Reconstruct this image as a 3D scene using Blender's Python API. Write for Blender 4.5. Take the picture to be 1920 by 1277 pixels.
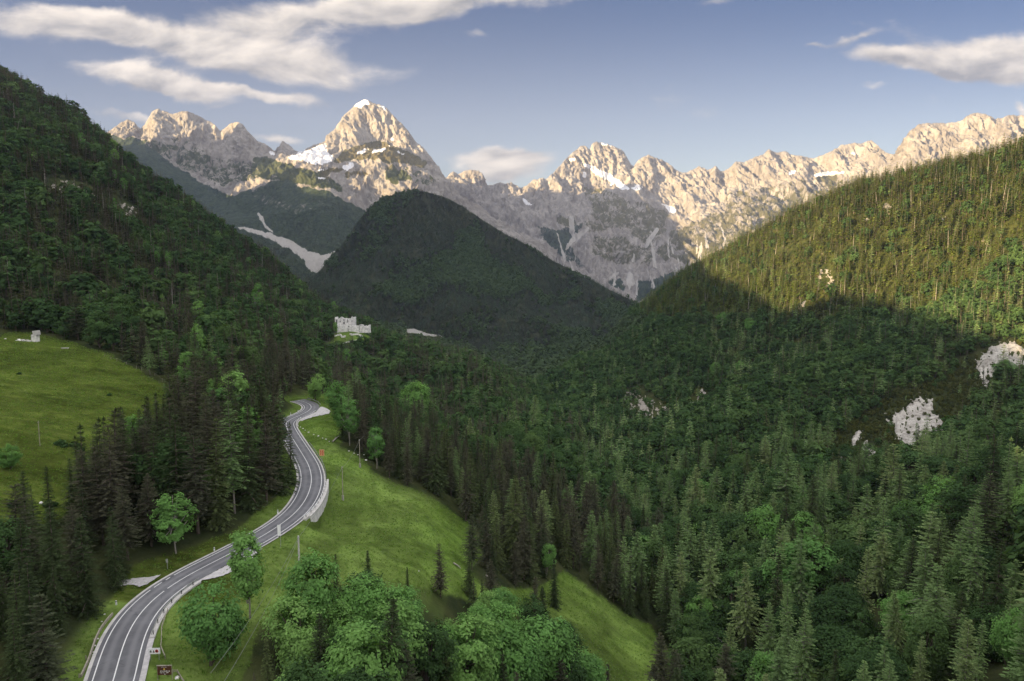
import bpy, math, random
import numpy as np
from math import radians as R
for o in list(bpy.data.objects): bpy.data.objects.remove(o, do_unlink=True)
SC = bpy.context.scene
COL = SC.collection
# ------------------------------------------------------------------ camera, sun, sky, exposure
FPX, PITCH = 1280.0, R(6.0)
CP, SP = math.cos(PITCH), math.sin(PITCH)
cam_d = bpy.data.cameras.new('camera'); cam = bpy.data.objects.new('camera', cam_d); COL.objects.link(cam)
cam_d.sensor_width = 36.0; cam_d.lens = 36.0 * FPX / 1920.0
cam_d.clip_start = 1.0; cam_d.clip_end = 60000.0
cam.location = (0, 0, 0); cam.rotation_euler = (R(90) - PITCH, 0, 0)
SC.camera = cam
SUN_EL, SUN_AZ = R(10.0), R(240.0)          # azimuth clockwise from +Y: behind the viewer, to the left
sun_d = bpy.data.lights.new('sun', 'SUN'); sun = bpy.data.objects.new('sun', sun_d); COL.objects.link(sun)
sun_d.energy = 5.0; sun_d.angle = R(0.53); sun_d.color = (1.0, 0.73, 0.40)
HAZE = 2.6e-5
sdir = (math.sin(SUN_AZ) * math.cos(SUN_EL), math.cos(SUN_AZ) * math.cos(SUN_EL), math.sin(SUN_EL))
from mathutils import Vector
sun.rotation_euler = Vector(sdir).to_track_quat('Z', 'Y').to_euler()
SC.view_settings.view_transform = 'Standard'; SC.view_settings.look = 'None'
SC.view_settings.gamma = 1.0; SC.view_settings.exposure = 2.0
SC.cycles.max_bounces = 5; SC.cycles.diffuse_bounces = 3; SC.cycles.glossy_bounces = 1
SC.cycles.transmission_bounces = 2; SC.cycles.volume_bounces = 0; SC.cycles.use_denoising = True
SC.cycles.caustics_reflective = False; SC.cycles.caustics_refractive = False

class NT:
    """small node-tree helper"""
    def __init__(s, nt): s.nt = nt; nt.nodes.clear()
    def n(s, t, **k):
        nd = s.nt.nodes.new(t)
        for a, v in k.items(): setattr(nd, a, v)
        return nd
    def set(s, sock, v):
        if isinstance(v, bpy.types.NodeSocket): s.nt.links.new(v, sock)
        elif v is not None:
            if hasattr(sock, 'default_value'):
                try: sock.default_value = v
                except Exception: sock.default_value = (*v, 1.0) if len(v) == 3 else v
    def math(s, op, a, b=None, c=None, clamp=False):
        nd = s.n('ShaderNodeMath', operation=op, use_clamp=clamp)
        for i, v in enumerate((a, b, c)):
            if v is not None: s.set(nd.inputs[i], v)
        return nd.outputs[0]
    def vmath(s, op, a, b=None, scale=None):
        nd = s.n('ShaderNodeVectorMath', operation=op); s.set(nd.inputs[0], a)
        if b is not None: s.set(nd.inputs[1], b)
        if scale is not None: s.set(nd.inputs[3], scale)
        return nd.outputs['Value' if op in ('LENGTH', 'DOT_PRODUCT', 'DISTANCE') else 'Vector']
    def mix(s, f, a, b, blend='MIX'):
        nd = s.n('ShaderNodeMix', data_type='RGBA', blend_type=blend)
        s.set(nd.inputs[0], f)
        for i, v in ((6, a), (7, b)):
            if isinstance(v, tuple) and len(v) == 3: v = (*v, 1.0)
            s.set(nd.inputs[i], v)
        return nd.outputs[2]
    def noise(s, vec, scale, detail=4, rough=0.5, dist=0.0, col=False, dim='3D'):
        nd = s.n('ShaderNodeTexNoise', noise_dimensions=dim)
        if vec is not None: s.set(nd.inputs['Vector'], vec)
        s.set(nd.inputs['Scale'], scale); s.set(nd.inputs['Detail'], detail)
        s.set(nd.inputs['Roughness'], rough); s.set(nd.inputs['Distortion'], dist)
        return nd.outputs[1 if col else 0]
    def ramp(s, f, lo, hi, a=0.0, b=1.0, smooth=True):
        nd = s.n('ShaderNodeMapRange', interpolation_type='SMOOTHSTEP' if smooth else 'LINEAR')
        for i, v in enumerate((f, lo, hi, a, b)): s.set(nd.inputs[i], v)
        return nd.outputs[0]
    def attr(s, name, out='Fac', typ='GEOMETRY'):
        return s.n('ShaderNodeAttribute', attribute_name=name, attribute_type=typ).outputs[out]
    def comb(s, x, y, z):
        nd = s.n('ShaderNodeCombineXYZ')
        for i, v in enumerate((x, y, z)): s.set(nd.inputs[i], v)
        return nd.outputs[0]

world = bpy.data.worlds.new('World'); SC.world = world; world.use_nodes = True
W = NT(world.node_tree)
sky = W.n('ShaderNodeTexSky', sky_type='NISHITA', sun_disc=False, sun_elevation=SUN_EL, sun_rotation=SUN_AZ,
          altitude=1200.0, air_density=1.0, dust_density=0.6, ozone_density=2.0)
wdir = W.n('ShaderNodeTexCoord').outputs['Generated']
sx = W.n('ShaderNodeSeparateXYZ'); W.set(sx.inputs[0], wdir)
dx, dy, dz = sx.outputs
yy = W.math('MAXIMUM', W.math('ABSOLUTE', dy), 0.05)
U, V = W.math('DIVIDE', dx, yy), W.math('DIVIDE', dz, yy)
UV = W.comb(U, V, 0.0)
def PXW(px, py):                               # a direction of the sky as tangents
    a, b = (px - 960) / FPX, (638.5 - py) / FPX
    y = CP + b * SP; return a / y, (-SP + b * CP) / y
warp = W.noise(UV, 7.0, 5, 0.6, col=True)
UVw = W.vmath('ADD', UV, W.vmath('SCALE', W.vmath('SUBTRACT', warp, (0.5, 0.5, 0.5)), scale=0.060))
# (px, py, half length px, half height px, tilt deg, weight)
CLOUDS = [(120, 45, 250, 40, 8, 1.0), (330, 75, 260, 38, 14, 1.0), (540, 105, 240, 56, 10, .95), (620, 25, 330, 46, -2, 1.15), (900, -5, 270, 34, -4, .9),
          (270, 140, 165, 36, 8, 1.25), (360, 168, 130, 24, 16, 1.0), (500, 182, 140, 17, 9, 1.0), (240, 218, 110, 14, 4, .75), (520, 268, 80, 15, 10, .8), (400, 203, 60, 7, 0, .35),
          (950, 298, 135, 24, -2, 1.15), (950, 325, 130, 26, -4, .9), (880, 72, 55, 12, 14, .42), (1335, 3, 50, 10, 0, .6),
          (1860, 95, 190, 44, -3, 1.3), (1700, 108, 170, 22, 2, .95), (1640, 160, 60, 14, -4, .55), (1900, 135, 140, 28, 6, 1.1), (1525, 97, 30, 6, 0, .5), (1920, 205, 40, 13, 60, .8), (1600, 80, 60, 9, -20, .5)]
cm = None; cs = None
for (px, py, a, b, t, w) in CLOUDS:
    u0, v0 = PXW(px, py)
    mp = W.n('ShaderNodeMapping', vector_type='TEXTURE')
    W.set(mp.inputs[0], UVw); mp.inputs['Location'].default_value = (u0, v0, 0)
    mp.inputs['Rotation'].default_value = (0, 0, -R(t)); mp.inputs['Scale'].default_value = (a / FPX, b / FPX, 1)
    q = W.math('MULTIPLY', W.ramp(W.vmath('LENGTH', mp.outputs[0]), 0.0, 1.25, 1.0, 0.0), w)
    cm = q if cm is None else W.math('ADD', cm, q)
    mz = W.n('ShaderNodeSeparateXYZ'); W.set(mz.inputs[0], mp.outputs[0])
    qs = W.math('MULTIPLY', q, mz.outputs[1]); cs = qs if cs is None else W.math('ADD', cs, qs)
UVs = W.vmath('MULTIPLY', UV, (1.0, 2.3, 1.0))
n1 = W.noise(UVs, 6.0, 9, 0.58, 0.3)
n2 = W.noise(W.vmath('ADD', UVs, (-0.012, 0.03, 0.0)), 6.0, 5, 0.5, 0.3)
dens = W.ramp(W.math('ADD', W.math('MULTIPLY', cm, 1.05), W.math('MULTIPLY', W.math('SUBTRACT', n1, 0.5), 2.1)), 0.20, 0.98)
front = W.ramp(dy, 0.05, 0.25)
dens = W.math('MULTIPLY', W.math('MULTIPLY', dens, front), 0.96)
lit = W.math('ADD', W.math('ADD', W.math('MULTIPLY', cs, 0.55), 0.52), W.math('MULTIPLY', W.math('SUBTRACT', n1, n2), 3.2), clamp=True)
ccol = W.mix(lit, (0.270, 0.266, 0.276), (0.80, 0.715, 0.62))
# unseen bright cloud sheet over and behind the viewer, added as fill light
zz = W.math('MAXIMUM', dz, 0.08)
PL = W.comb(W.math('DIVIDE', dx, zz), W.math('DIVIDE', dy, zz), 0.0)
hi = W.ramp(W.noise(PL, 0.55, 6, 0.55), 0.26, 0.48)
hi = W.math('MULTIPLY', hi, W.ramp(W.math('SUBTRACT', dz, W.math('MULTIPLY', dy, 0.25)), 0.22, 0.45))
SKY_STRENGTH = 0.12
def up0(c): return tuple(q / SKY_STRENGTH for q in c)
skyc = W.mix(1.0, W.mix(0.25, sky.outputs[0], up0((0.42, 0.47, 0.60))), (0.86, 0.80, 0.86), 'MULTIPLY')
skyc = W.mix(1.0, skyc, W.mix(W.ramp(V, 0.10, 0.42), (1.60, 1.35, 1.04), (0.325, 0.475, 0.63)), 'MULTIPLY')
inv = 1.0 / SKY_STRENGTH
def up(c): return W.vmath('SCALE', c, scale=inv)
skyc = W.mix(hi, skyc, up(W.mix(0.0, (1.24, 1.22, 1.24), (1, 1, 1))))
skyc = W.mix(dens, skyc, up(ccol))
bg = W.n('ShaderNodeBackground'); W.set(bg.inputs[0], W.vmath('SCALE', skyc, scale=0.80)); bg.inputs[1].default_value = SKY_STRENGTH * 0.42
wo = W.n('ShaderNodeOutputWorld'); W.nt.links.new(bg.outputs[0], wo.inputs[0])

# ------------------------------------------------------------------ helpers
def ray(px, py):
    a = (np.asarray(px, float) - 960) / FPX; b = (638.5 - np.asarray(py, float)) / FPX
    y = CP + b * SP
    return a / y, (-SP + b * CP) / y            # x/y, z/y
def unproj(px, py, Y):
    u, v = ray(px, py); Y = np.asarray(Y, float)
    return np.stack([u * Y, Y + 0 * u, v * Y], -1)
def proj(P):
    P = np.asarray(P, float); x, y, z = P[..., 0], P[..., 1], P[..., 2]
    d = y * CP - z * SP; h = y * SP + z * CP
    d = np.where(d < 1, 1, d)
    return 960 + FPX * x / d, 638.5 - FPX * h / d
_rng = np.random.RandomState(7)
_perm = _rng.permutation(256); _perm = np.concatenate([_perm, _perm, _perm])
_grad = _rng.randn(256, 3); _grad /= np.linalg.norm(_grad, axis=1)[:, None]
def perlin(x, y, z=0.0):
    x, y, z = np.broadcast_arrays(np.asarray(x, float), np.asarray(y, float), np.asarray(z, float))
    xi, yi, zi = np.floor(x).astype(int), np.floor(y).astype(int), np.floor(z).astype(int)
    xf, yf, zf = x - xi, y - yi, z - zi
    f = lambda t: t * t * t * (t * (t * 6 - 15) + 10)
    u, v, w = f(xf), f(yf), f(zf)
    out = 0
    for i in (0, 1):
        for j in (0, 1):
            for k in (0, 1):
                h = _perm[_perm[_perm[(xi + i) & 255] + ((yi + j) & 255)] + ((zi + k) & 255)]
                g = _grad[h]
                d = g[..., 0] * (xf - i) + g[..., 1] * (yf - j) + g[..., 2] * (zf - k)
                out = out + d * (u if i else 1 - u) * (v if j else 1 - v) * (w if k else 1 - w)
    return out * 1.6
def fbm(x, y, z=0.0, o=5, g=0.5, lac=2.03):
    s, a, n = 0.0, 1.0, 0.0
    x, y, z = np.asarray(x, float), np.asarray(y, float), np.asarray(z, float)
    for i in range(o):
        s = s + a * perlin(x + 17.3 * i, y - 9.1 * i, z + 3.7 * i); n += a; a *= g
        x, y, z = x * lac, y * lac, z * lac
    return s / n
def ridged(x, y, z=0.0, o=5, g=0.55, lac=2.1):
    s, a, n = 0.0, 1.0, 0.0
    x, y, z = np.asarray(x, float), np.asarray(y, float), np.asarray(z, float)
    for i in range(o):
        r = 1 - np.abs(perlin(x + 11.3 * i, y - 7.1 * i, z + 5.7 * i)) * 1.6
        s = s + a * r; n += a; a *= g
        x, y, z = x * lac, y * lac, z * lac
    return s / n
def sstep(x, a, b):
    t = np.clip((np.asarray(x, float) - a) / (b - a), 0, 1); return t * t * (3 - 2 * t)
def inpoly(px, py, poly):
    px, py = np.asarray(px, float), np.asarray(py, float)
    c = np.zeros(px.shape, bool); n = len(poly)
    for i in range(n):
        x1, y1 = poly[i]; x2, y2 = poly[(i + 1) % n]
        if y1 == y2: continue
        k = ((y1 > py) != (y2 > py)) & (px < (x2 - x1) * (py - y1) / (y2 - y1) + x1)
        c ^= k
    return c
def polymask(px, py, poly, soft=6.0, jit=5.0, fs=0.05, seed=0.0):
    """ragged-edged mask of a polygon"""
    jx = fbm(px * fs, py * fs, seed + 1.5, 4) * jit * 2; jy = fbm(px * fs, py * fs, seed + 8.5, 4) * jit * 2
    m = 0.0; k = 0
    for ox in (-1, 0, 1):
        for oy in (-1, 0, 1):
            m = m + inpoly(px + jx + ox * soft * .5, py + jy + oy * soft * .5, poly); k += 1
    return m / k
def blur(a, s, axis):
    if s <= 0: return a
    r = int(3 * s); k = np.exp(-0.5 * (np.arange(-r, r + 1) / s) ** 2); k /= k.sum()
    return np.apply_along_axis(lambda v: np.convolve(np.pad(v, r, mode='edge'), k, 'valid'), axis, a)

def link(o, parent=None):
    COL.objects.link(o)
    if parent is not None: o.parent = parent
    return o
def mesh_np(name, verts, faces, mats=(), smooth=False, attrs=None, midx=None):
    me = bpy.data.meshes.new(name)
    verts = np.asarray(verts, np.float32).reshape(-1, 3)
    if isinstance(faces, np.ndarray):
        nf, k = faces.shape
        me.vertices.add(len(verts)); me.vertices.foreach_set('co', verts.ravel())
        me.loops.add(nf * k); me.loops.foreach_set('vertex_index', faces.astype(np.int32).ravel())
        me.polygons.add(nf); me.polygons.foreach_set('loop_start', (np.arange(nf) * k).astype(np.int32))
        me.update(calc_edges=True)
    else:
        me.from_pydata([tuple(v) for v in verts.tolist()], [], faces); me.update()
    for m in mats: me.materials.append(m)
    if midx is not None: me.polygons.foreach_set('material_index', np.asarray(midx, np.int32))
    if smooth: me.polygons.foreach_set('use_smooth', np.ones(len(me.polygons), bool))
    for k, v in (attrs or {}).items():
        a = me.attributes.new(k, 'FLOAT', 'POINT'); a.data.foreach_set('value', np.asarray(v, np.float32).ravel())
    me.validate()
    return me
def grid_faces(nr, nc):
    i = np.arange(nr - 1)[:, None] * nc + np.arange(nc - 1)[None, :]
    return np.stack([i, i + 1, i + nc + 1, i + nc], -1).reshape(-1, 4)
def tag(o, label=None, cat=None, group=None, kind=None):
    if label: o['label'] = label
    if cat: o['category'] = cat
    if group: o['group'] = group
    if kind: o['kind'] = kind
    return o
def struct(name, me):
    return tag(link(bpy.data.objects.new(name, me)), kind='structure')
def thing(name, label, cat, loc=(0, 0, 0), rz=0.0, group=None):
    o = bpy.data.objects.new(name, None); o.location = loc; o.rotation_euler = (0, 0, rz); o.empty_display_size = 0.5
    return tag(link(o), label, cat, group)
class MB:
    """mesh builder"""
    def __init__(s): s.v = []; s.f = []
    def box(s, c, d, rz=0.0, tilt=None):
        n = len(s.v); ca, sa = math.cos(rz), math.sin(rz)
        for (i, j, k) in ((-1,-1,-1),(1,-1,-1),(1,1,-1),(-1,1,-1),(-1,-1,1),(1,-1,1),(1,1,1),(-1,1,1)):
            x, y, z = i * d[0] / 2, j * d[1] / 2, k * d[2] / 2
            s.v.append((c[0] + x * ca - y * sa, c[1] + x * sa + y * ca, c[2] + z))
        s.f += [tuple(n + q for q in f) for f in ((0,3,2,1),(4,5,6,7),(0,1,5,4),(1,2,6,5),(2,3,7,6),(3,0,4,7))]
        return s
    def tube(s, pts, rad, seg=6, cap=True):
        pts = [Vector(p) for p in pts]; rad = rad if isinstance(rad, (list, tuple)) else [rad] * len(pts)
        n0 = len(s.v)
        for i, p in enumerate(pts):
            t = (pts[min(i + 1, len(pts) - 1)] - pts[max(i - 1, 0)]).normalized()
            a = t.orthogonal().normalized() if i == 0 else (a - t * a.dot(t)).normalized()
            b = t.cross(a)
            for k in range(seg):
                q = 2 * math.pi * k / seg
                s.v.append(tuple(p + (a * math.cos(q) + b * math.sin(q)) * rad[i]))
        for i in range(len(pts) - 1):
            for k in range(seg):
                s.f.append((n0 + i * seg + k, n0 + i * seg + (k + 1) % seg, n0 + (i + 1) * seg + (k + 1) % seg, n0 + (i + 1) * seg + k))
        if cap:
            s.f.append(tuple(n0 + k for k in reversed(range(seg)))); e = n0 + (len(pts) - 1) * seg
            s.f.append(tuple(e + k for k in range(seg)))
        return s
    def sweep(s, pts, nrm, prof, close=True):
        """sweep a 2-D profile (offset along nrm, height) along pts"""
        n0 = len(s.v); m = len(prof)
        for p, n in zip(pts, nrm):
            for (a, h) in prof: s.v.append((p[0] + n[0] * a, p[1] + n[1] * a, p[2] + h))
        for i in range(len(pts) - 1):
            for k in range(m if close else m - 1):
                s.f.append((n0 + i * m + k, n0 + i * m + (k + 1) % m, n0 + (i + 1) * m + (k + 1) % m, n0 + (i + 1) * m + k))
        if close:
            s.f.append(tuple(n0 + k for k in range(m))); e = n0 + (len(pts) - 1) * m
            s.f.append(tuple(e + k for k in reversed(range(m))))
        return s
    def mesh(s, name, mat, smooth=False):
        me = bpy.data.meshes.new(name); me.from_pydata(s.v, [], s.f); me.update()
        if mat: me.materials.append(mat)
        if smooth: me.polygons.foreach_set('use_smooth', np.ones(len(me.polygons), bool))
        return me
    def part(s, name, mat, parent, smooth=False, label=None):
        o = link(bpy.data.objects.new(name, s.mesh(name, mat, smooth)), parent)
        if label: o['label'] = label
        return o

# ------------------------------------------------------------------ materials
def new_mat(name):
    m = bpy.data.materials.new(name); m.use_nodes = True
    return m, NT(m.node_tree)
def finish(T, col, rough=0.9, bump=None, bump_d=1.0, bump_s=0.6, spec=0.2, metal=0.0):
    p = T.n('ShaderNodeBsdfPrincipled'); T.set(p.inputs['Base Color'], col if not (isinstance(col, tuple) and len(col) == 3) else (*col, 1))
    T.set(p.inputs['Roughness'], rough); p.inputs['Specular IOR Level'].default_value = spec; T.set(p.inputs['Metallic'], metal)
    if bump is not None:
        b = T.n('ShaderNodeBump'); b.inputs['Strength'].default_value = bump_s; b.inputs['Distance'].default_value = bump_d
        T.set(b.inputs['Height'], bump); T.nt.links.new(b.outputs[0], p.inputs['Normal'])
    o = T.n('ShaderNodeOutputMaterial'); T.nt.links.new(p.outputs[0], o.inputs[0])
def plain(name, col, rough=0.7, var=0.25, scale=3.0, metal=0.0, spec=0.3):
    m, T = new_mat(name)
    tc = T.n('ShaderNodeTexCoord').outputs['Object']
    f = T.ramp(T.noise(tc, scale, 5, 0.65), 0.3, 0.7)
    c = T.mix(f, tuple(max(0, q * (1 - var)) for q in col), tuple(min(1, q * (1 + var)) for q in col))
    finish(T, c, rough, spec=spec, metal=metal); return m
def foliage(name, c1, c2, c3, transl=0.28):
    """leaf colour varies from tree to tree and from twig to twig"""
    m, T = new_mat(name)
    rnd = T.n('ShaderNodeObjectInfo').outputs['Random']
    c = T.mix(T.ramp(rnd, 0.0, 0.55, smooth=False), c1, c2)
    c = T.mix(T.ramp(rnd, 0.6, 1.0, smooth=False), c, c3)
    t = T.attr('tint')
    c = T.vmath('SCALE', c, scale=T.math('ADD', T.math('MULTIPLY', t, 0.75), 0.62))
    d = T.n('ShaderNodeBsdfDiffuse'); T.set(d.inputs[0], c); d.inputs[1].default_value = 0.3
    tr = T.n('ShaderNodeBsdfTranslucent'); T.set(tr.inputs[0], T.mix(1.0, c, (1.0, 1.0, 0.55), 'MULTIPLY'))
    mx = T.n('ShaderNodeMixShader'); mx.inputs[0].default_value = transl
    T.nt.links.new(d.outputs[0], mx.inputs[1]); T.nt.links.new(tr.outputs[0], mx.inputs[2])
    o = T.n('ShaderNodeOutputMaterial'); T.nt.links.new(mx.outputs[0], o.inputs[0])
    return m
M = {}
M['spruce'] = foliage('spruce_needles', (0.040, 0.058, 0.027), (0.064, 0.092, 0.038), (0.100, 0.128, 0.050))
M['pine'] = foliage('pine_needles', (0.062, 0.069, 0.043), (0.088, 0.088, 0.056), (0.074, 0.092, 0.051))
M['olive'] = foliage('olive_needles', (0.105, 0.150, 0.038), (0.145, 0.178, 0.045), (0.080, 0.128, 0.038))  # olive pines of the sunny flank; golden sunlight is partly in this colour
M['scrub'] = foliage('scrub_leaves', (0.052, 0.066, 0.022), (0.075, 0.090, 0.028), (0.092, 0.098, 0.030), 0.15)
M['larch'] = foliage('larch_needles', (0.140, 0.220, 0.085), (0.185, 0.280, 0.105), (0.205, 0.260, 0.105))
M['leaf'] = foliage('broad_leaves', (0.046, 0.088, 0.034), (0.066, 0.124, 0.044), (0.100, 0.165, 0.056), 0.33)
M['light_leaf'] = foliage('light_leaves', (0.130, 0.265, 0.080), (0.170, 0.330, 0.092), (0.220, 0.370, 0.110), 0.40)
M['far_pine'] = foliage('far_pine_needles', (0.056, 0.064, 0.056), (0.072, 0.078, 0.068), (0.066, 0.080, 0.060))  # far foliage: distance haze put into paler, bluer leaf colours
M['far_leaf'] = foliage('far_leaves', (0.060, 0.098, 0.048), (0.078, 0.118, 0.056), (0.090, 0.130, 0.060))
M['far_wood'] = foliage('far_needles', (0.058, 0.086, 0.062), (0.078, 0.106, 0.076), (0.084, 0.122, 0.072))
M['bark'] = plain('bark', (0.115, 0.092, 0.074), 0.95, 0.4, 1.5)
M['grey_bark'] = plain('grey_bark', (0.20, 0.18, 0.155), 0.95, 0.35, 1.5)
M['pale_bark'] = plain('pale_bark', (0.34, 0.31, 0.27), 0.9, 0.35, 1.5)
M['grass'] = foliage('grass_blades', (0.150, 0.270, 0.050), (0.190, 0.320, 0.065), (0.250, 0.340, 0.110), 0.5)
M['asphalt'], T = new_mat('asphalt')
tc = T.n('ShaderNodeTexCoord').outputs['Object']
f = T.ramp(T.noise(tc, 0.35, 5, 0.6), 0.3, 0.72)
c = T.mix(f, (0.120, 0.122, 0.130), (0.175, 0.177, 0.187))
crk = T.n('ShaderNodeTexVoronoi', feature='DISTANCE_TO_EDGE'); T.set(crk.inputs['Vector'], T.vmath('ADD', tc, T.vmath('SCALE', T.noise(tc, .5, 4, col=True), scale=2.0))); crk.inputs['Scale'].default_value = 0.11
c = T.mix(T.math('MULTIPLY', T.ramp(crk.outputs[0], 0.012, 0.0), 0.5), c, (0.07, 0.07, 0.075))
c = T.mix(T.math('MULTIPLY', T.ramp(T.noise(tc, 0.06, 3, 0.5), 0.50, 0.56), 0.45), c, (0.095, 0.095, 0.103))
c = T.mix(T.math('MULTIPLY', T.ramp(T.attr('lane'), 0.25, 0.9), 0.50), c, (0.225, 0.225, 0.235))
c = T.mix(T.ramp(T.noise(tc, 6.0, 3, 0.7), 0.62, 0.80), c, (0.10, 0.10, 0.11))
finish(T, c, 0.85)
M['paint'] = plain('road_paint', (0.74, 0.74, 0.73), 0.6, 0.10, 2.0)
M['gravel'] = plain('gravel', (0.46, 0.445, 0.44), 0.95, 0.18, 1.2)
M['concrete'] = plain('concrete', (0.50, 0.485, 0.46), 0.9, 0.16, 0.8)
M['galv'] = plain('galvanised_steel', (0.42, 0.43, 0.42), 0.45, 0.15, 2.0, 0.3)
M['dark_steel'] = plain('dark_steel', (0.05, 0.05, 0.05), 0.6, 0.3, 4.0)
M['wood'] = plain('weathered_wood', (0.33, 0.30, 0.24), 0.9, 0.3, 2.0)
M['white'] = plain('white_panel', (0.88, 0.88, 0.88), 0.5, 0.05, 2.0)
M['brown'] = plain('brown_panel', (0.085, 0.032, 0.018), 0.5, 0.1, 2.0)
M['orange'] = plain('orange_panel', (0.75, 0.42, 0.20), 0.5, 0.1, 2.0)
M['red'] = plain('red_print', (0.55, 0.05, 0.04), 0.5, 0.1, 2.0)
M['black'] = plain('black_print', (0.02, 0.02, 0.02), 0.6, 0.1, 2.0)
M['yellow'] = plain('yellow_print', (0.75, 0.55, 0.10), 0.5, 0.1, 2.0)
M['cable'] = plain('cable', (0.16, 0.17, 0.15), 0.6, 0.1, 2.0)
M['stone'] = plain('pale_stone', (0.68, 0.66, 0.63), 0.95, 0.3, 0.5)
M['opening'] = plain('dark_interior', (0.06, 0.058, 0.055), 0.95, 0.3, 0.5)

def rock_mat(name, c1, c2, c3, sc=1.0):
    m, T = new_mat(name)
    tc = T.n('ShaderNodeNewGeometry').outputs['Position']
    tcv = T.vmath('MULTIPLY', tc, (1.0, 1.0, 0.35))
    f = T.ramp(T.noise(tc, 0.10 * sc, 8, 0.65, 0.4), 0.32, 0.68)
    g = T.ramp(T.noise(tcv, 0.45 * sc, 6, 0.7, 0.8), 0.44, 0.70)
    c = T.mix(f, c1, c2); c = T.mix(T.math('MULTIPLY', g, 0.75), c, c3)
    finish(T, c, 0.95, T.noise(tc, 0.5 * sc, 8, 0.7), 2.0 / sc, 0.7); return m
M['dull_rock'] = rock_mat('dull_rock', (0.26, 0.235, 0.20), (0.40, 0.37, 0.32), (0.08, 0.07, 0.05), 0.7)
M['cliff'] = rock_mat('limestone', (0.37, 0.345, 0.305), (0.56, 0.53, 0.48), (0.10, 0.085, 0.065), 0.6)

# ------------------------------------------------------------------ near terrain: a height field in (x/y, y)
S = 1.2
COLS = {
 -2800: [(20,-30),(60,-20),(140,60),(280,215),(500,330),(900,420),(1300,560),(1750,550)],
 -1200: [(20,-30),(100,0),(250,90),(480,225),(700,330),(900,450),(1300,600),(1750,600)],
 -600: [(20,-40),(100,-35),(200,10),(400,130),(700,310),(900,430),(1300,560),(1750,560)],
 -200: [(20,-45),(80,-44),(130,-38),(220,-22),(300,0),(500,115),(800,270),(950,335),(1200,430),(1500,520),(1750,480)],
 0: [(20,-48),(70,-48),(100,-46),(130,-43),(150,-39),(190,-34),(260,-27),(300,-23),(400,20),(550,95),(700,180),(850,249),(950,262),(1200,300),(1500,330),(1750,250)],
 160: [(20,-49),(75,-49),(100,-48),(130,-46),(160,-42),(200,-37),(250,-31),(300,-26),(400,5),(550,65),(700,130),(880,203),(1000,185),(1300,60),(1750,-50)],
 320: [(20,-50),(80,-50),(110,-50),(130,-48),(160,-46),(200,-42),(240,-38),(300,-36),(400,-18),(550,15),(700,52),(930,119),(1050,100),(1350,0),(1750,-80)],
 480: [(20,-50),(90,-51),(120,-50),(150,-48),(200,-46),(250,-44),(300,-42),(400,-37),(550,-25),(700,-10),(850,13),(980,37),(1100,20),(1400,-60),(1750,-110)],
 620: [(20,-53),(90,-56),(120,-54),(150,-51),(200,-50),(250,-50),(300,-56),(400,-65),(500,-68),(600,-68),(700,-67),(820,-60),(1000,-51),(1150,-70),(1400,-110),(1750,-120)],
 760: [(20,-55),(80,-60),(110,-58),(150,-57),(200,-59),(250,-66),(300,-74),(400,-82),(500,-86),(600,-86),(700,-86),(800,-88),(900,-96),(1100,-114),(1300,-118),(1750,-125)],
 900: [(20,-58),(70,-66),(100,-70),(145,-68),(180,-70),(220,-75),(260,-80),(330,-88),(450,-90),(600,-91),(700,-100),(900,-118),(1000,-140),(1300,-150),(1750,-150)],
 1000: [(20,-60),(80,-74),(120,-77),(150,-77),(180,-78),(220,-81),(260,-83),(330,-88),(430,-93),(500,-108),(560,-124),(650,-136),(900,-152),(1300,-158),(1750,-155)],
 1100: [(20,-62),(80,-78),(130,-82),(150,-83),(180,-86),(220,-90),(280,-94),(340,-100),(420,-117),(500,-124),(560,-126),(650,-128),(800,-121),(900,-112),(1050,-142),(1300,-160),(1750,-158)],
 1200: [(20,-64),(80,-83),(120,-88),(150,-92),(200,-98),(260,-104),(330,-108),(420,-110),(480,-118),(560,-122),(620,-120),(700,-112),(800,-100),(950,-80),(1150,-49),(1250,-68),(1500,-150),(1750,-158)],
 1300: [(20,-66),(80,-87),(120,-96),(150,-101),(190,-104),(240,-104),(300,-105),(370,-104),(440,-101),(500,-110),(570,-112),(650,-100),(750,-72),(850,-45),(980,-12),(1080,12),(1200,0),(1500,-100),(1750,-120)],
 1400: [(20,-64),(80,-88),(120,-97),(150,-100),(180,-101),(230,-98),(300,-97),(380,-95),(480,-88),(530,-93),(600,-92),(700,-62),(800,-25),(900,15),(1020,58),(1150,40),(1500,-80),(1750,-110)],
 1500: [(20,-60),(80,-80),(110,-88),(140,-92),(180,-93),(240,-92),(320,-92),(400,-87),(510,-74),(560,-76),(620,-66),(720,-25),(820,25),(950,94),(1080,85),(1500,-50),(1750,-100)],
 1600: [(20,-55),(80,-70),(110,-82),(140,-86),(190,-88),(250,-90),(330,-91),(380,-86),(440,-72),(530,-56),(590,-50),(680,-5),(780,55),(890,118),(1020,110),(1500,0),(1750,-50)],
 1760: [(20,-48),(80,-60),(110,-70),(140,-78),(190,-80),(260,-84),(330,-84),(370,-76),(430,-58),(520,-36),(580,-22),(660,25),(740,85),(820,133),(950,130),(1500,50),(1750,0)],
 1920: [(20,-42),(80,-54),(105,-64),(140,-66),(190,-68),(260,-76),(310,-76),(360,-62),(430,-46),(500,-14),(580,36),(660,92),(750,145),(880,150),(1500,80),(1750,50)],
 2300: [(20,-30),(80,-40),(140,-50),(260,-50),(360,-20),(500,50),(660,140),(800,200),(1500,120),(1750,100)],
 2900: [(20,-15),(140,-20),(300,30),(600,160),(900,240),(1500,150),(1750,150)],
}
NYR, UX0, UX1 = 560, -2800.0, 2900.0
GY = np.exp(np.linspace(math.log(20 * S), math.log(1745 * S), NYR))
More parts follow.
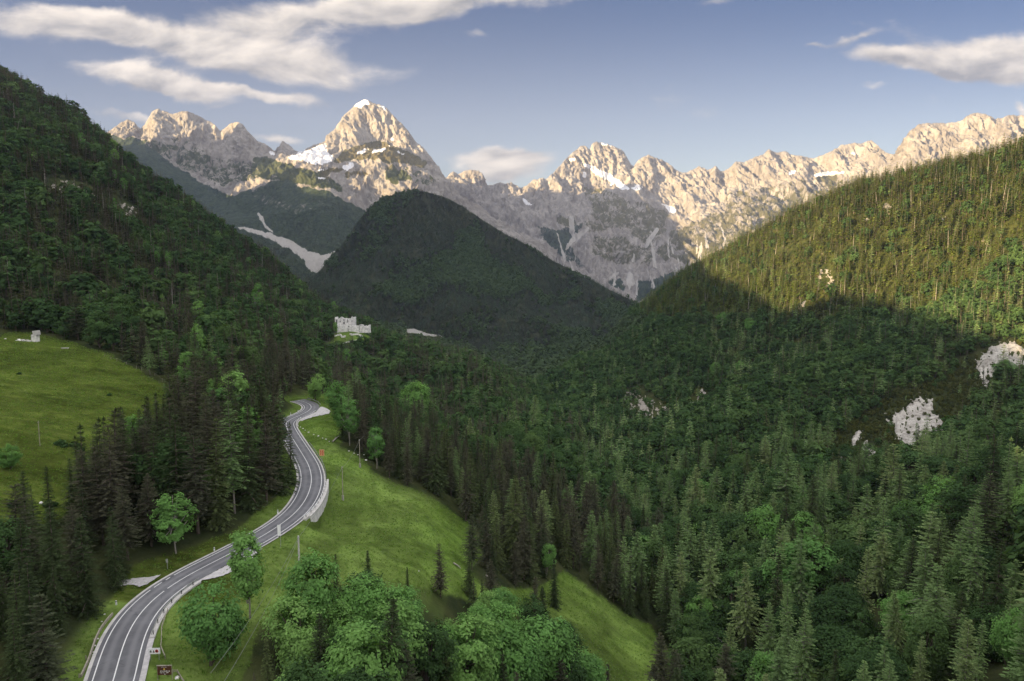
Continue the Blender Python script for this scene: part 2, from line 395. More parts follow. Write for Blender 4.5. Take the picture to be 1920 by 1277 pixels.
GP = np.concatenate([np.arange(UX0, -100, 20), np.arange(-100, 2020, 4.0), np.arange(2020, UX1 + 1, 20)])
ck = sorted(COLS)
tab = np.stack([np.interp(GY / S, [q[0] for q in COLS[k]], [q[1] for q in COLS[k]]) for k in ck], 0) * S
tab = blur(tab, 5.0, 1)
def cubic_cols(GP, ck, tab):
    ck = np.array(ck, float); n = len(ck); out = np.empty((len(GP), tab.shape[1]))
    d = np.gradient(tab, ck, axis=0)
    i = np.clip(np.searchsorted(ck, GP, 'right') - 1, 0, n - 2)
    h = (ck[i + 1] - ck[i])[:, None]; t = ((GP - ck[i]) / (ck[i + 1] - ck[i]))[:, None]
    return (2*t**3-3*t**2+1)*tab[i] + (t**3-2*t**2+t)*h*d[i]*.7 + (-2*t**3+3*t**2)*tab[i+1] + (t**3-t**2)*h*d[i+1]*.7
HZ = cubic_cols(GP, ck, tab).T                     # rows: depth, cols: px
GU = (GP - 960) / FPX
XX = GU[None, :] * GY[:, None]; YY = np.repeat(GY[:, None], len(GP), 1)
far = sstep(YY, 250 * S, 420 * S)
HZ = HZ - 10.0 * far                               # the control heights follow the canopy
HZ = HZ + fbm(XX / 90, YY / 90, 0.3, 5) * (1.5 + 9 * far) + far * (ridged(XX / 160, YY / 160, 2.2, 4) - .6) * 14
def gauss(x0, y0, r): return np.exp(-((XX - x0) ** 2 + (YY - y0) ** 2) / (r * r))
fort_p = unproj(655, 622, 700 * S)
HZ += gauss(fort_p[0], fort_p[1], 42) * (fort_p[2] + 1.5 - HZ)
fp2 = unproj(640, 650, 660 * S)
# --- road line
ROADPX = [(200,1330),(212,1277),(229,1207),(246,1163),(268,1135),(301,1106),(325,1089),(380,1063),(435,1038),(504,998.5),(529,984),(561,958),(577,931),(584,912),(585,893),(579,871),(566,850),
          (533,790),(561,781),(577,772.6),(587,765),(585,758.5),(571,752.5),(545,748)]
ZR = -60.0
rp = []
for q in ROADPX:
    u, v = ray(*q); Y = ZR / v; rp.append((u * Y, Y))
rp = [(rp[0][0] + 4, rp[0][1] - 25)] + rp
def resample(pts, step):
    pts = np.array(pts, float); out = []
    n = len(pts)
    for i in range(n - 1):
        p0, p1, p2, p3 = pts[max(i-1,0)], pts[i], pts[i+1], pts[min(i+2,n-1)]
        m = max(2, int(np.linalg.norm(p2 - p1) / step))
        for t in np.arange(m) / m:
            out.append(0.5 * ((2*p1) + (-p0+p2)*t + (2*p0-5*p1+4*p2-p3)*t*t + (-p0+3*p1-3*p2+p3)*t**3))
    out.append(pts[-1]); return np.array(out)
RC = resample(rp, 1.0)
for _ in range(2):
    RC = np.stack([blur(RC[:, 0], 5, 0), blur(RC[:, 1], 5, 0)], -1)
    d = np.concatenate([[0], np.cumsum(np.linalg.norm(np.diff(RC, axis=0), axis=1))])
    s = np.arange(0, d[-1], 1.0); RC = np.stack([np.interp(s, d, RC[:, 0]), np.interp(s, d, RC[:, 1])], -1)
RT = np.gradient(RC, axis=0); RT /= np.linalg.norm(RT, axis=1)[:, None]
RN = np.stack([RT[:, 1], -RT[:, 0]], -1)           # to the right of travel
RZ = ZR + 0 * s
def road_dist(x, y):
    x, y = np.asarray(x, float).ravel(), np.asarray(y, float).ravel()
    D = np.full(len(x), 1e9); I = np.zeros(len(x), int); Sg = np.zeros(len(x))
    sel = np.where((y < 420) & (y > 20) & (np.abs(x + 70) < 140))[0]
    for c in range(0, len(sel), 20000):
        k = sel[c:c + 20000]
        d2 = (x[k, None] - RC[None, :, 0]) ** 2 + (y[k, None] - RC[None, :, 1]) ** 2
        i = d2.argmin(1); D[k] = np.sqrt(d2[np.arange(len(k)), i]); I[k] = i
        Sg[k] = (x[k] - RC[i, 0]) * RN[i, 0] + (y[k] - RC[i, 1]) * RN[i, 1]
    return D, I, Sg
def s_of(px, py):                                  # road station nearest a pixel on the road plane
    u, v = ray(px, py); Y = ZR / v
    return int(((RC[:, 0] - u * Y) ** 2 + (RC[:, 1] - Y) ** 2).argmin())
D, I, Sg = (q.reshape(XX.shape) for q in road_dist(XX, YY))
# the bank drops beside the two walls on the valley side
W1a, W1b = s_of(575, 967), s_of(603, 900)
W2a, W2b = s_of(534, 790), s_of(552, 784)
near1 = sstep(I, W1a - 8, W1a + 3) * (1 - sstep(I, W1b - 2, W1b + 14)) * (Sg > 0) * (D < 40)
HZ = HZ - near1 * 3.0 * (1 - sstep(D, 8, 30))
near2 = sstep(I, W2a - 6, W2a + 2) * (1 - sstep(I, W2b - 2, W2b + 8)) * (Sg > 0) * (D < 40)
HZ = HZ - near2 * 3.0 * (1 - sstep(D, 6, 25))
PADS = [('gravel_pullout', [(352,1102),(365,1091),(400,1073),(438,1054),(470,1038),(492,1028),(470,1050),(434,1072),(415,1080),(394,1085),(380,1088),(366,1096)]),
        ('gravel_pullout', [(561,788),(575,780),(592,772),(601,763),(606,763),(613,766),(620,771),(616,776),(600,779),(582,783),(566,789)]),
        ('gravel_track', [(302,1077),(280,1082),(262,1083),(236,1085),(220,1089),(214,1096),(206,1105),(222,1100),(236,1097),(250,1096),(261,1100),(276,1095),(290,1086)])]
u0_, v0_ = XX / YY, ZR / YY                        # where each grid point would show if it lay at road level
_px, _py = proj(np.stack([XX, YY, np.full_like(XX, ZR)], -1))
for _, pl in PADS:
    mk = polymask(_px, _py, pl, 9, 0, .05); mk = sstep(mk, 0.05, 0.5) * (YY < 420)
    HZ = HZ * (1 - mk) + (ZR - 0.25) * mk
k = sstep(D, 4.6, 15.0)
k2 = sstep(D, 4.3, 5.6)
wl = np.clip(near1 + near2, 0, 1); k = k * (1 - wl) + k2 * wl
HZ = (RZ[I] - 0.22) * (1 - k) + HZ * k
PXg, PYg = proj(np.stack([XX, YY, HZ], -1))
def hz(x, y):
    """terrain height"""
    x, y = np.asarray(x, float), np.asarray(y, float)
    p = x / y * FPX + 960
    ci = np.interp(p, GP, np.arange(len(GP))); ri = np.interp(np.log(y), np.log(GY), np.arange(NYR))
    c0 = np.clip(ci.astype(int), 0, len(GP) - 2); r0 = np.clip(ri.astype(int), 0, NYR - 2)
    fc, fr = ci - c0, ri - r0
    return (HZ[r0, c0] * (1-fr) * (1-fc) + HZ[r0 + 1, c0] * fr * (1-fc) + HZ[r0, c0 + 1] * (1-fr) * fc + HZ[r0 + 1, c0 + 1] * fr * fc)
def hit(px, py, y0=25.0):
    """first point of the terrain along sight lines; nan where it misses"""
    px, py = np.atleast_1d(np.asarray(px, float)), np.atleast_1d(np.asarray(py, float))
    u, v = ray(px, py); ys = GY[GY > y0]
    out = np.full((len(px), 3), np.nan); done = np.zeros(len(px), bool); yp = ys[0]
    dp = v * yp - hz(u * yp, yp + 0 * u)
    for yv in ys[1:]:
        d = v * yv - hz(u * yv, yv + 0 * u)
        k = (~done) & (d <= 0)
        if k.any():
            t = dp[k] / np.maximum(dp[k] - d[k], 1e-6); Y = yp + (yv - yp) * np.clip(t, 0, 1)
            out[k] = np.stack([u[k] * Y, Y, v[k] * Y], -1); done |= k
        dp, yp = d, yv
    return out
MEADOWS = {
 'left': [(-300,655),(0,634),(60,626),(130,642),(200,664),(260,694),(335,735),(352,770),(335,800),(270,830),(185,850),(160,900),(150,960),(70,990),(-50,1000),(-300,1000)],
 'main': [(540,800),(600,812),(690,872),(705,905),(745,935),(835,955),(885,985),(905,1040),(880,1070),(905,1100),(1010,1105),(1055,1070),(1110,1110),(1215,1172),(1262,1230),(1240,1300),(1110,1300),(1050,1200),(1000,1170),(900,1130),(800,1105),(700,1085),(620,1060),(565,1080),(505,1150),(480,1200),(450,1290),(240,1330),(170,1330),(290,1130),(440,1040),(520,1000),(600,960)],
 'verge': [(250,1060),(330,1035),(430,1000),(500,950),(545,900),(555,880),(560,850),(600,850),(590,960),(440,1040),(270,1120),(230,1180),(175,1330),(120,1330),(150,1250),(185,1170),(215,1110)],
 'bend': [(545,800),(545,770),(600,745),(620,775),(640,790),(640,830),(600,820)],
 'fort': [(585,662),(600,648),(625,640),(625,618),(645,600),(690,612),(708,632),(690,648),(650,655),(612,672)],
 'low': [(1470,1300),(1530,1255),(1600,1235),(1680,1232),(1720,1250),(1690,1300)],
}
mead = np.zeros_like(HZ)
for i, (kk, pl) in enumerate(MEADOWS.items()):
    mead = np.maximum(mead, polymask(PXg, PYg, pl, 4, 3 if kk in ('fort',) else 4, 0.04, i))
mead = np.maximum(mead, 1 - sstep(D, 6, 9)) * (YY < 900)
gravel = polymask(PXg, PYg, [(752,618),(775,616),(812,622),(852,630),(850,636),(800,629),(760,624)], 2, 2, 0.06, 3) * (YY > 900)
gravel = np.maximum(gravel, polymask(PXg, PYg, [(692,598),(700,594),(716,606),(712,612),(698,606)], 2, 2, 0.1, 5) * (YY > 700))
stream = polymask(PXg, PYg, [(1335,1190),(1352,1185),(1372,1215),(1392,1245),(1425,1262),(1418,1275),(1385,1262),(1360,1225)], 3, 4, 0.06, 9)
dry = polymask(PXg, PYg, [(1345,1010),(1420,985),(1500,975),(1470,1020),(1400,1045)], 4, 5, 0.05, 12)
TERR, T = new_mat('terrain')
pos = T.n('ShaderNodeNewGeometry').outputs['Position']
g0 = T.ramp(T.noise(pos, 0.045, 6, 0.6, 0.6), 0.32, 0.68)
g1 = T.ramp(T.noise(T.vmath('MULTIPLY', pos, (0.35, 1.0, 1.0)), 0.42, 6, 0.7, 0.6), 0.34, 0.70)
g2 = T.ramp(T.noise(pos, 0.16, 5, 0.65, 1.0), 0.5, 0.74)
g3 = T.ramp(T.noise(T.vmath('MULTIPLY', pos, (1.0, 0.45, 1.0)), 0.013, 5, 0.6, 1.2), 0.36, 0.66)
gc = T.mix(g0, (0.060, 0.112, 0.018), (0.112, 0.184, 0.030))
gc = T.mix(T.math('MULTIPLY', g1, 0.65), gc, (0.150, 0.230, 0.048))
gc = T.mix(T.math('MULTIPLY', g3, 0.55), gc, (0.125, 0.165, 0.048))
gc = T.mix(T.math('MULTIPLY', g2, 0.60), gc, (0.052, 0.082, 0.022))
fc = T.mix(T.ramp(T.noise(pos, 0.08, 6, 0.65), 0.35, 0.68), (0.026, 0.036, 0.016), (0.060, 0.068, 0.028))
fc = T.mix(T.ramp(T.noise(pos, 0.035, 6, 0.7, 0.5), 0.68, 0.80), fc, (0.20, 0.18, 0.14))
gc = T.mix(T.attr('poor_shaded'), gc, T.mix(g1, T.mix(g0, (0.036, 0.056, 0.010), (0.062, 0.086, 0.015)), T.mix(g2, (0.096, 0.122, 0.026), (0.040, 0.056, 0.013))))  # left meadow: drier grass colour, darkened also for the mountain's shade
pz = T.math('MULTIPLY', T.ramp(T.noise(pos, 0.11, 4, 0.65, 0.8), 0.3, 0.7, 0.64, 1.28), T.ramp(T.noise(pos, 0.028, 3, 0.6), 0.35, 0.65, 0.80, 1.18))
gc = T.vmath('SCALE', gc, scale=pz)
fc = T.mix(T.math('MULTIPLY', T.attr('dry'), 0.85), fc, T.mix(T.ramp(T.noise(pos, 0.10, 6, 0.7), 0.35, 0.65), (0.026, 0.036, 0.011), (0.070, 0.076, 0.023)))
c = T.mix(T.attr('meadow'), fc, gc)
c = T.mix(T.ramp(T.math('ADD', T.attr('soil'), T.math('MULTIPLY', T.math('SUBTRACT', T.noise(pos, 0.5, 5, 0.7), 0.5), 0.9)), 0.45, 0.6), c, (0.16, 0.125, 0.09))
c = T.mix(T.ramp(T.math('ADD', T.attr('gravel'), T.math('MULTIPLY', T.math('SUBTRACT', T.noise(pos, 0.25, 5, 0.7), 0.5), 0.8)), 0.45, 0.6), c, (0.27, 0.26, 0.24))
finish(T, c, 0.95, T.noise(pos, 1.2, 6, 0.7), 0.5, 0.6, spec=0.0)
rows_keep = slice(None)
me = mesh_np('terrain', np.stack([XX, YY, HZ], -1), grid_faces(NYR, len(GP)), [TERR], True,
             {'meadow': mead, 'gravel': np.maximum(gravel, stream), 'soil': dry, 'poor_shaded': sstep(-XX / YY, .36, .44) * (YY > 118), 'dry': sstep(YY, 600, 720) * sstep(PXg, 1180, 1280)})
struct('terrain', me)
#@@MOUNTAINS
# ------------------------------------------------------------------ mountains: surfaces lofted between feature lines (px, py, distance)
def rock_face(name, detail):
    """limestone with scrub, painted shade, forest, scree and old snow where the masks put them"""
    m, T = new_mat(name)
    pos = T.n('ShaderNodeNewGeometry').outputs['Position']
    tcv = T.vmath('MULTIPLY', pos, (1.0, 1.0, 0.28))
    f = T.ramp(T.noise(pos, 0.0045 * detail, 9, 0.66, 0.6), 0.30, 0.70)
    g = T.ramp(T.noise(tcv, 0.014 * detail, 8, 0.72, 1.2), 0.42, 0.66)
    st = T.ramp(T.noise(T.vmath('MULTIPLY', pos, (0.25, 0.25, 1.4)), 0.012 * detail, 6, 0.65, 1.0), 0.52, 0.72)
    c = T.mix(f, (0.195, 0.180, 0.162), (0.325, 0.303, 0.273))
    c = T.mix(T.math('MULTIPLY', g, 0.62), c, (0.085, 0.078, 0.072))
    c = T.mix(T.math('MULTIPLY', st, 0.42), c, (0.135, 0.12, 0.097))
    vn = T.math('ADD', T.math('MULTIPLY', T.noise(T.vmath('MULTIPLY', pos, (1.0, 1.0, 0.30)), 0.016 * detail, 8, 0.74, 1.0), 0.65), T.math('MULTIPLY', T.noise(pos, 0.006 * detail, 5, 0.6), 0.35))
    def edge(a, lo=0.44, hi=0.56, k=1.3): return T.ramp(T.math('ADD', a, T.math('MULTIPLY', T.math('SUBTRACT', vn, 0.5), k * 1.35)), lo, hi)
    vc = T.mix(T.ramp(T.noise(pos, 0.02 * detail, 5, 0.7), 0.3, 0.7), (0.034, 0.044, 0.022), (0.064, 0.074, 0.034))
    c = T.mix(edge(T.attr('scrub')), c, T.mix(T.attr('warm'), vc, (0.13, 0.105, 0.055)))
    fcol = T.mix(T.ramp(T.noise(pos, 0.035 * detail, 4, 0.75), 0.35, 0.65), (0.022, 0.034, 0.022), (0.048, 0.064, 0.036))
    c = T.mix(edge(T.attr('forest'), 0.42, 0.56, 0.9), c, fcol)
    c = T.mix(edge(T.attr('scree'), 0.45, 0.58, 0.9), c, (0.34, 0.325, 0.30))
    c = T.mix(edge(T.attr('snow'), 0.48, 0.55, 1.7), c, (0.70, 0.70, 0.72))
    hgt = T.math('ADD', T.noise(pos, 0.02 * detail, 10, 0.72), T.math('MULTIPLY', T.noise(tcv, 0.05 * detail, 6, 0.7, 1.0), 0.5))
    finish(T, c, 0.95, hgt, 22.0 / detail, 0.8, spec=0.1)
    return m
def loft(lines, P, nseg, jag=1.5, seed=0.0):
    """rows of points from the feature lines; returns py, Y arrays (rows, cols)"""
    rows_py, rows_Y, tt = [], [], []
    L = [(np.interp(P, [q[0] for q in l], [q[1] for q in l]), np.interp(P, [q[0] for q in l], [q[2] for q in l])) for l in lines]
    L = [L[0]] + [(blur(a_, 9, 0), blur(b_, 9, 0)) for a_, b_ in L[1:]]
    j = fbm(P * 0.09, seed, 0.5, 5, .62) * jag * 2
    for i in range(len(L) - 1):
        for q in range(nseg[i]):
            t = q / nseg[i]
            rows_py.append(L[i][0] * (1 - t) + L[i + 1][0] * t + (j * (1 - t) if i == 0 else 0))
            rows_Y.append(L[i][1] * (1 - t) + L[i + 1][1] * t); tt.append(i + t)
    rows_py.append(L[-1][0]); rows_Y.append(L[-1][1]); tt.append(len(L) - 1.0)
    return np.array(rows_py), np.array(rows_Y), np.array(tt)
def normals(G):
    a = np.gradient(G, axis=1); b = np.gradient(G, axis=0)
    n = np.cross(b, a); n /= np.linalg.norm(n, axis=2)[..., None] + 1e-9
    n *= np.where(n[..., 2:3] < 0, -1, 1); return n
def relief(G, big, small, seed, ramp_rows=14, sc=1.0, aniso=0.35):
    n = normals(G)
    n = np.stack([blur(blur(n[..., i], 5, 0), 5, 1) for i in range(3)], -1)
    x, y, z = G[..., 0] / sc, G[..., 1] / sc, G[..., 2] / sc
    wx = x + 90 * fbm(x / 300, y / 500, z / 300 + seed, 3) + .25 * z
    r1 = ridged(wx / 360 + seed, y / 360 * aniso, z / 360 * aniso, 6, 0.60) - 0.62
    r2 = ridged(wx / 95 + seed, y / 95 * aniso + 3, z / 95 * aniso, 5, 0.62) - 0.62 + .35 * fbm(x / 60, y / 60, z / 40, 4)
    w = sstep(np.arange(G.shape[0]), -1, ramp_rows)[:, None]
    amp = (r1 * big + r2 * small)
    return G + n * (amp * (0.18 + 0.82 * w))[..., None]
def back(G, drop, dist):
    """the far side behind a crest"""
    b = G[0].copy(); rows = []
    for t in (1.0, 0.66, 0.33, 0.12):
        q = b.copy(); q[:, 1] += dist * t; q[:, 2] -= drop * t ** 0.8; rows.append(q)
    return np.concatenate([np.array(rows), G], 0)
def padrows(a, k=4): return np.concatenate([np.repeat(a[:1], k, 0), a], 0)
def mountain(name, lines, P, nseg, mat, big, small, seed, masks, jag=1.5, drop=900, dist=1500, sc=1.0, aniso=.35, soft=None):
    py, Y, tt = loft(lines, P, nseg, jag, seed)
    PX = np.repeat(P[None, :], len(tt), 0)
    G = unproj(PX, py, Y)
    G0 = G; G = relief(G, big, small, seed, sc=sc, aniso=aniso)
    if soft is not None:
        wsoft = blur(soft(*proj(G0)), 4, 0)[..., None] * .65; G = G * (1 - wsoft) + G0 * wsoft
    px2, py2 = proj(G)
    A = {k: padrows(f(px2, py2)) for k, f in masks.items()}
    G = back(G, drop, dist)
    o = struct(name, mesh_np(name, G, grid_faces(G.shape[0], G.shape[1]), [mat], True, A))
    return G
def below(line, soft=14, jit=10, seed=0.0, fs=0.03):
    """mask under a line of the picture's slope (a tree line)"""
    xs, ys = [q[0] for q in line], [q[1] for q in line]
    return lambda px, py: sstep(py + fbm(px * fs, py * fs, seed, 5) * jit * 2 - np.interp(px, xs, ys), -soft, soft)
def polys(pl, soft=4, jit=3, fs=0.08, seed=0.0):
    def f(px, py):
        m = 0.0
        for i, q in enumerate(pl):
            w = 1.0
            if isinstance(q, tuple) and isinstance(q[0], list): q, w = q
            m = np.maximum(m, w * polymask(px, py, q, soft, jit, fs, seed + i * 3.1))
        return m
    return f
def streaks(region, n, seed, length=(25, 70), lean=0.3):
    """thin scree runnels running downhill inside a region"""
    r = random.Random(seed); xs = [q[0] for q in region]; ys = [q[1] for q in region]; L = []
    while len(L) < n:
        x, y = r.uniform(min(xs), max(xs)), r.uniform(min(ys), max(ys))
        if not inpoly(np.array([x]), np.array([y]), region)[0]: continue
        l = r.uniform(*length); k = lean + r.uniform(-.3, .3); w = r.uniform(1.5, 4)
        L.append([(x, y), (x + w, y), (x + w * 1.6 + k * l, y + l), (x - w * .6 + k * l, y + l)])
    return L
RK = rock_face('mountain_rock', 1.0)
# --- the massif on the left with the great domed peak
A1 = [(60,330,4600),(150,275,4800),(200,250,4900),(222,233,5000),(228,227,5000),(240,224,5000),(252,228,5000),(258,238,5000),(264,242,5000),(276,226,5000),(285,210,5000),(297,206,5000),(310,209,5000),(325,213,5000),(338,209,5000),(352,209,5000),(362,212,5050),(372,217,5050),(384,224,5050),(395,228,5050),(404,236,5000),(414,246,5000),(421,241,5000),(430,231,5000),(445,229,5000),(456,234,5000),(465,246,5000),(480,261,5100),(500,272,5200),(514,284,5400),(522,274,5900),(531,268,6000),(541,271,6000),(553,281,5900),(568,281,5800),(578,276,5800),(590,271,5800),(601,268,5800),(611,266,5900),(616,252,5900),(626,242,5900),(636,231,5950),(642,222,5950),(650,212,6000),(660,203,6000),(670,194,6000),(681,187,6000),(690,189,6000),(700,195,6000),(712,197,6000),(724,203,6000),(738,217,5950),(750,229,5900),(762,241,5850),(774,257,5800),(782,267,5750),(792,276,5700),(806,290,5600),(818,307,5500),(830,326,5400),(838,345,5300),(860,365,5200),(940,420,5100),(1050,480,5000)]
B1 = [(60,380,4500),(150,330,4600),(230,268,4700),(290,282,4700),(340,310,4600),(400,330,4600),(450,318,4600),(500,308,4700),(540,300,5000),(570,298,5100),(600,292,5200),(622,294,5500),(640,286,5600),(660,274,5650),(690,264,5700),(720,267,5700),(745,277,5650),(775,292,5500),(800,306,5400),(820,328,5300),(838,348,5250),(860,368,5150),(940,422,5050),(1050,482,4950)]
C1 = [(60,400,4200),(150,350,4200),(230,282,4400),(290,320,4250),(340,350,4200),(400,368,4150),(450,358,4200),(500,345,4250),(540,332,4350),(570,322,4450),(600,318,4600),(640,303,5120),(660,298,5100),(690,294,5060),(720,297,5000),(745,302,4960),(775,308,4950),(800,318,4980),(820,332,5150),(838,350,5150),(860,370,5080),(940,424,5000),(1050,484,4900)]
D1 = [(60,420,3900),(150,370,3900),(230,300,4100),(290,345,3900),(340,385,3800),(400,408,3800),(450,402,3900),(500,390,3950),(560,362,4200),(600,352,4350),(640,362,4520),(670,382,4540),(690,392,4500),(720,385,4480),(760,362,4500),(800,352,4700),(838,368,5000),(860,385,4950),(940,440,4900),(1050,500,4800)]
E1 = [(60,470,3300),(150,440,3300),(300,430,3300),(400,425,3400),(450,424,3450),(500,437,3350),(560,460,3250),(610,468,3300),(640,465,3400),(700,450,3600),(800,440,4000),(1050,540,4200)]
F1 = [(60,560,2300),(300,500,2400),(400,470,2600),(450,466,2700),(500,480,2650),(560,505,2500),(620,530,2350),(700,560,2300),(800,580,2400),(1050,640,2600)]
G1 = [(60,640,1600),(300,620,1600),(500,610,1650),(620,612,1700),(700,640,1700),(1050,700,1900)]
def deeper(L, d): return [(x, y, Y + d * float(np.interp(x, [430, 620], [1, 0]))) for x, y, Y in L]
A1, B1, C1, D1, E1, F1 = deeper(A1, 1200), deeper(B1, 1150), deeper(C1, 1150), deeper(D1, 1050), deeper(E1, 700), deeper(F1, 300)
P1 = np.concatenate([np.arange(60, 200, 4.0), np.arange(200, 860, 1.35), np.arange(860, 1050, 5.0)])
treeline = [(60,330),(200,250),(232,258),(262,262),(300,288),(350,325),(400,352),(440,368),(470,352),(500,345),(530,338),(560,345),(600,352),(640,372),(670,392),(690,402),(740,390),(840,380),(1050,500)]
terrace = [(622,306),(640,288),(665,272),(690,265),(720,268),(750,279),(780,292),(805,306),(790,314),(765,309),(738,305),(712,300),(690,298),(660,300),(640,304)]
massif_masks = {
 'forest': lambda px, py: np.clip(below(treeline, 10, 9, 2.0)(px, py) - polys([([(470,352),(500,362),(525,372),(560,380),(600,372),(620,385),(600,398),(560,402),(520,392),(480,380)], .42), ([(480,395),(498,412),(512,430),(506,432),(490,415)], .5), ([(560,378),(575,392),(590,398),(580,401),(566,394)], .6)], 6, 6)(px, py), 0, 1),
 'scrub': polys([(terrace, 1.0), ([(600,318),(640,312),(650,320),(600,330)], .8), ([(470,290),(510,296),(560,312),(600,320),(640,345),(650,362),(600,352),(540,345),(490,335)], .70), ([(720,322),(760,318),(775,335),(740,345),(725,338)], .8), ([(640,325),(660,318),(700,322),(690,330),(650,333)], .62), ([(232,256),(300,262),(400,292),(470,302),(505,332),(420,352),(330,312)], .52), ([(300,240),(360,250),(400,285),(440,320),(380,315),(330,280)], .40), ([(700,318),(740,300),(830,335),(820,350),(760,345)], .42)], 5, 4),  # scrub, plus a dark polygon painting shade onto the left ridge
 'warm': polys([(terrace, .65), ([(600,300),(700,300),(740,310),(700,335),(600,335)], .6)], 6, 3),
 'scree': polys([[(440,424),(455,424),(500,436),(540,448),(575,470),(600,478),(628,470),(622,482),(606,500),(598,512),(578,505),(572,488),(545,468),(500,446)], [(480,398),(486,400),(498,418),(512,436),(505,436),(492,420)]], 3, 3),
 'snow': polys([([(534,296),(556,284),(580,279),(600,271),(612,268),(612,282),(626,292),(622,305),(600,312),(588,310),(570,303),(550,300)], .70), ([(664,200),(672,192),(681,185),(690,188),(694,196),(684,198),(676,203)], 1.0), ([(706,197),(716,196),(727,204),(722,207)], .9), ([(700,279),(722,277),(726,281),(708,287),(696,288)], .8), ([(672,281),(690,277),(694,281),(680,288),(668,290)], .75), ([(640,314),(660,304),(666,312),(650,320)], .9), ([(584,316),(612,316),(610,320),(590,320)], .7), ([(594,330),(615,333),(610,338),(596,336)], .7), ([(498,275),(508,282),(516,290),(508,290)], .8), ([(738,252),(744,262),(736,268),(730,262)], .45), ([(724,260),(733,275),(760,290),(752,290),(728,277)], .5)], 3, 2.5, 0.12),
}
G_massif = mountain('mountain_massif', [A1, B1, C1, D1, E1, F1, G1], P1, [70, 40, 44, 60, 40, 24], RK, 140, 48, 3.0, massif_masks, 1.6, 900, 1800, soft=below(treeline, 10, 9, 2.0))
# --- the long pale range on the right
A2 = [(760,360,7600),(830,345,7500),(842,328,7500),(850,322,7500),(858,325,7500),(866,322,7500),(876,317,7500),(888,318,7500),(898,319,7500),(905,327,7500),(911,346,7600),(925,345,7700),(936,343,7700),(950,347,7700),(958,342,7700),(966,349,7700),(978,353,7700),(988,348,7650),(996,338,7600),(1012,335,7600),(1026,336,7600),(1036,325,7700),(1046,313,7750),(1058,302,7800),(1068,292,7900),(1078,284,7950),(1088,275,8000),(1096,274,8000),(1106,279,8000),(1110,270,8000),(1120,265,8000),(1134,269,8000),(1150,273,8000),(1164,278,8000),(1174,290,8000),(1182,306,8000),(1188,312,7900),(1194,302,7800),(1204,296,7800),(1216,291,7800),(1232,296,7800),(1250,303,7800),(1262,312,7750),(1274,322,7700),(1288,324,7700),(1300,317,7700),(1312,312,7700),(1330,317,7650),(1342,312,7600),(1352,322,7600),(1366,318,7600),(1380,303,7500),(1396,302,7500),(1416,296,7500),(1430,290,7500),(1442,281,7500),(1456,285,7500),(1472,283,7500),(1486,291,7450),(1506,293,7400),(1526,297,7400),(1546,291,7350),(1562,281,7300),(1576,271,7300),(1594,266,7300),(1614,268,7300),(1634,263,7300),(1648,274,7200),(1662,286,7100),(1676,290,6900),(1688,284,6700),(1696,262,6600),(1706,246,6500),(1722,234,6500),(1748,230,6500),(1776,230,6500),(1800,226,6450),(1812,218,6400),(1824,212,6400),(1848,214,6400),(1866,222,6350),(1884,218,6300),(1902,214,6300),(1920,215,6300),(2000,225,6200),(2200,240,6000)]
def shift(L, f): return [(x, y + f(x)[0], Y + f(x)[1]) for x, y, Y in L]
hgt = lambda x: np.interp(x, [760,905,960,1010,1060,1120,1188,1240,1300,1400,1500,1600,1680,1740,1850,2200], [25,48,20,45,70,88,42,66,52,62,58,62,40,90,90,90])
B2 = [(x, y, Y - 420) for x, y, Y in [(q, float(np.interp(q, [a[0] for a in A2], blur(np.interp(np.array([a[0] for a in A2]), [a[0] for a in A2], [a[1] for a in A2]), 2, 0)) + hgt(q)), float(np.interp(q, [a[0] for a in A2], [a[2] for a in A2]))) for q in range(760, 2201, 20)]]
C2 = [(760,430,6700),(900,420,6900),(1000,445,6500),(1060,438,6300),(1110,420,6350),(1200,425,6750),(1260,428,6900),(1300,430,6600),(1400,415,6250),(1480,408,6500),(1600,390,6200),(1750,370,5500),(2200,370,5200)]
D2 = [(760,500,5600),(900,500,5600),(1000,500,5500),(1100,520,5300),(1200,535,5200),(1300,520,5300),(1450,500,5300),(1700,470,4600),(2200,460,4400)]
E2 = [(760,620,4000),(1000,620,4000),(1200,600,4000),(1300,600,4000),(1700,560,3800),(2200,540,3800)]
P2 = np.concatenate([np.arange(760, 830, 4.0), np.arange(830, 1930, 1.35), np.arange(1930, 2200, 8.0)])
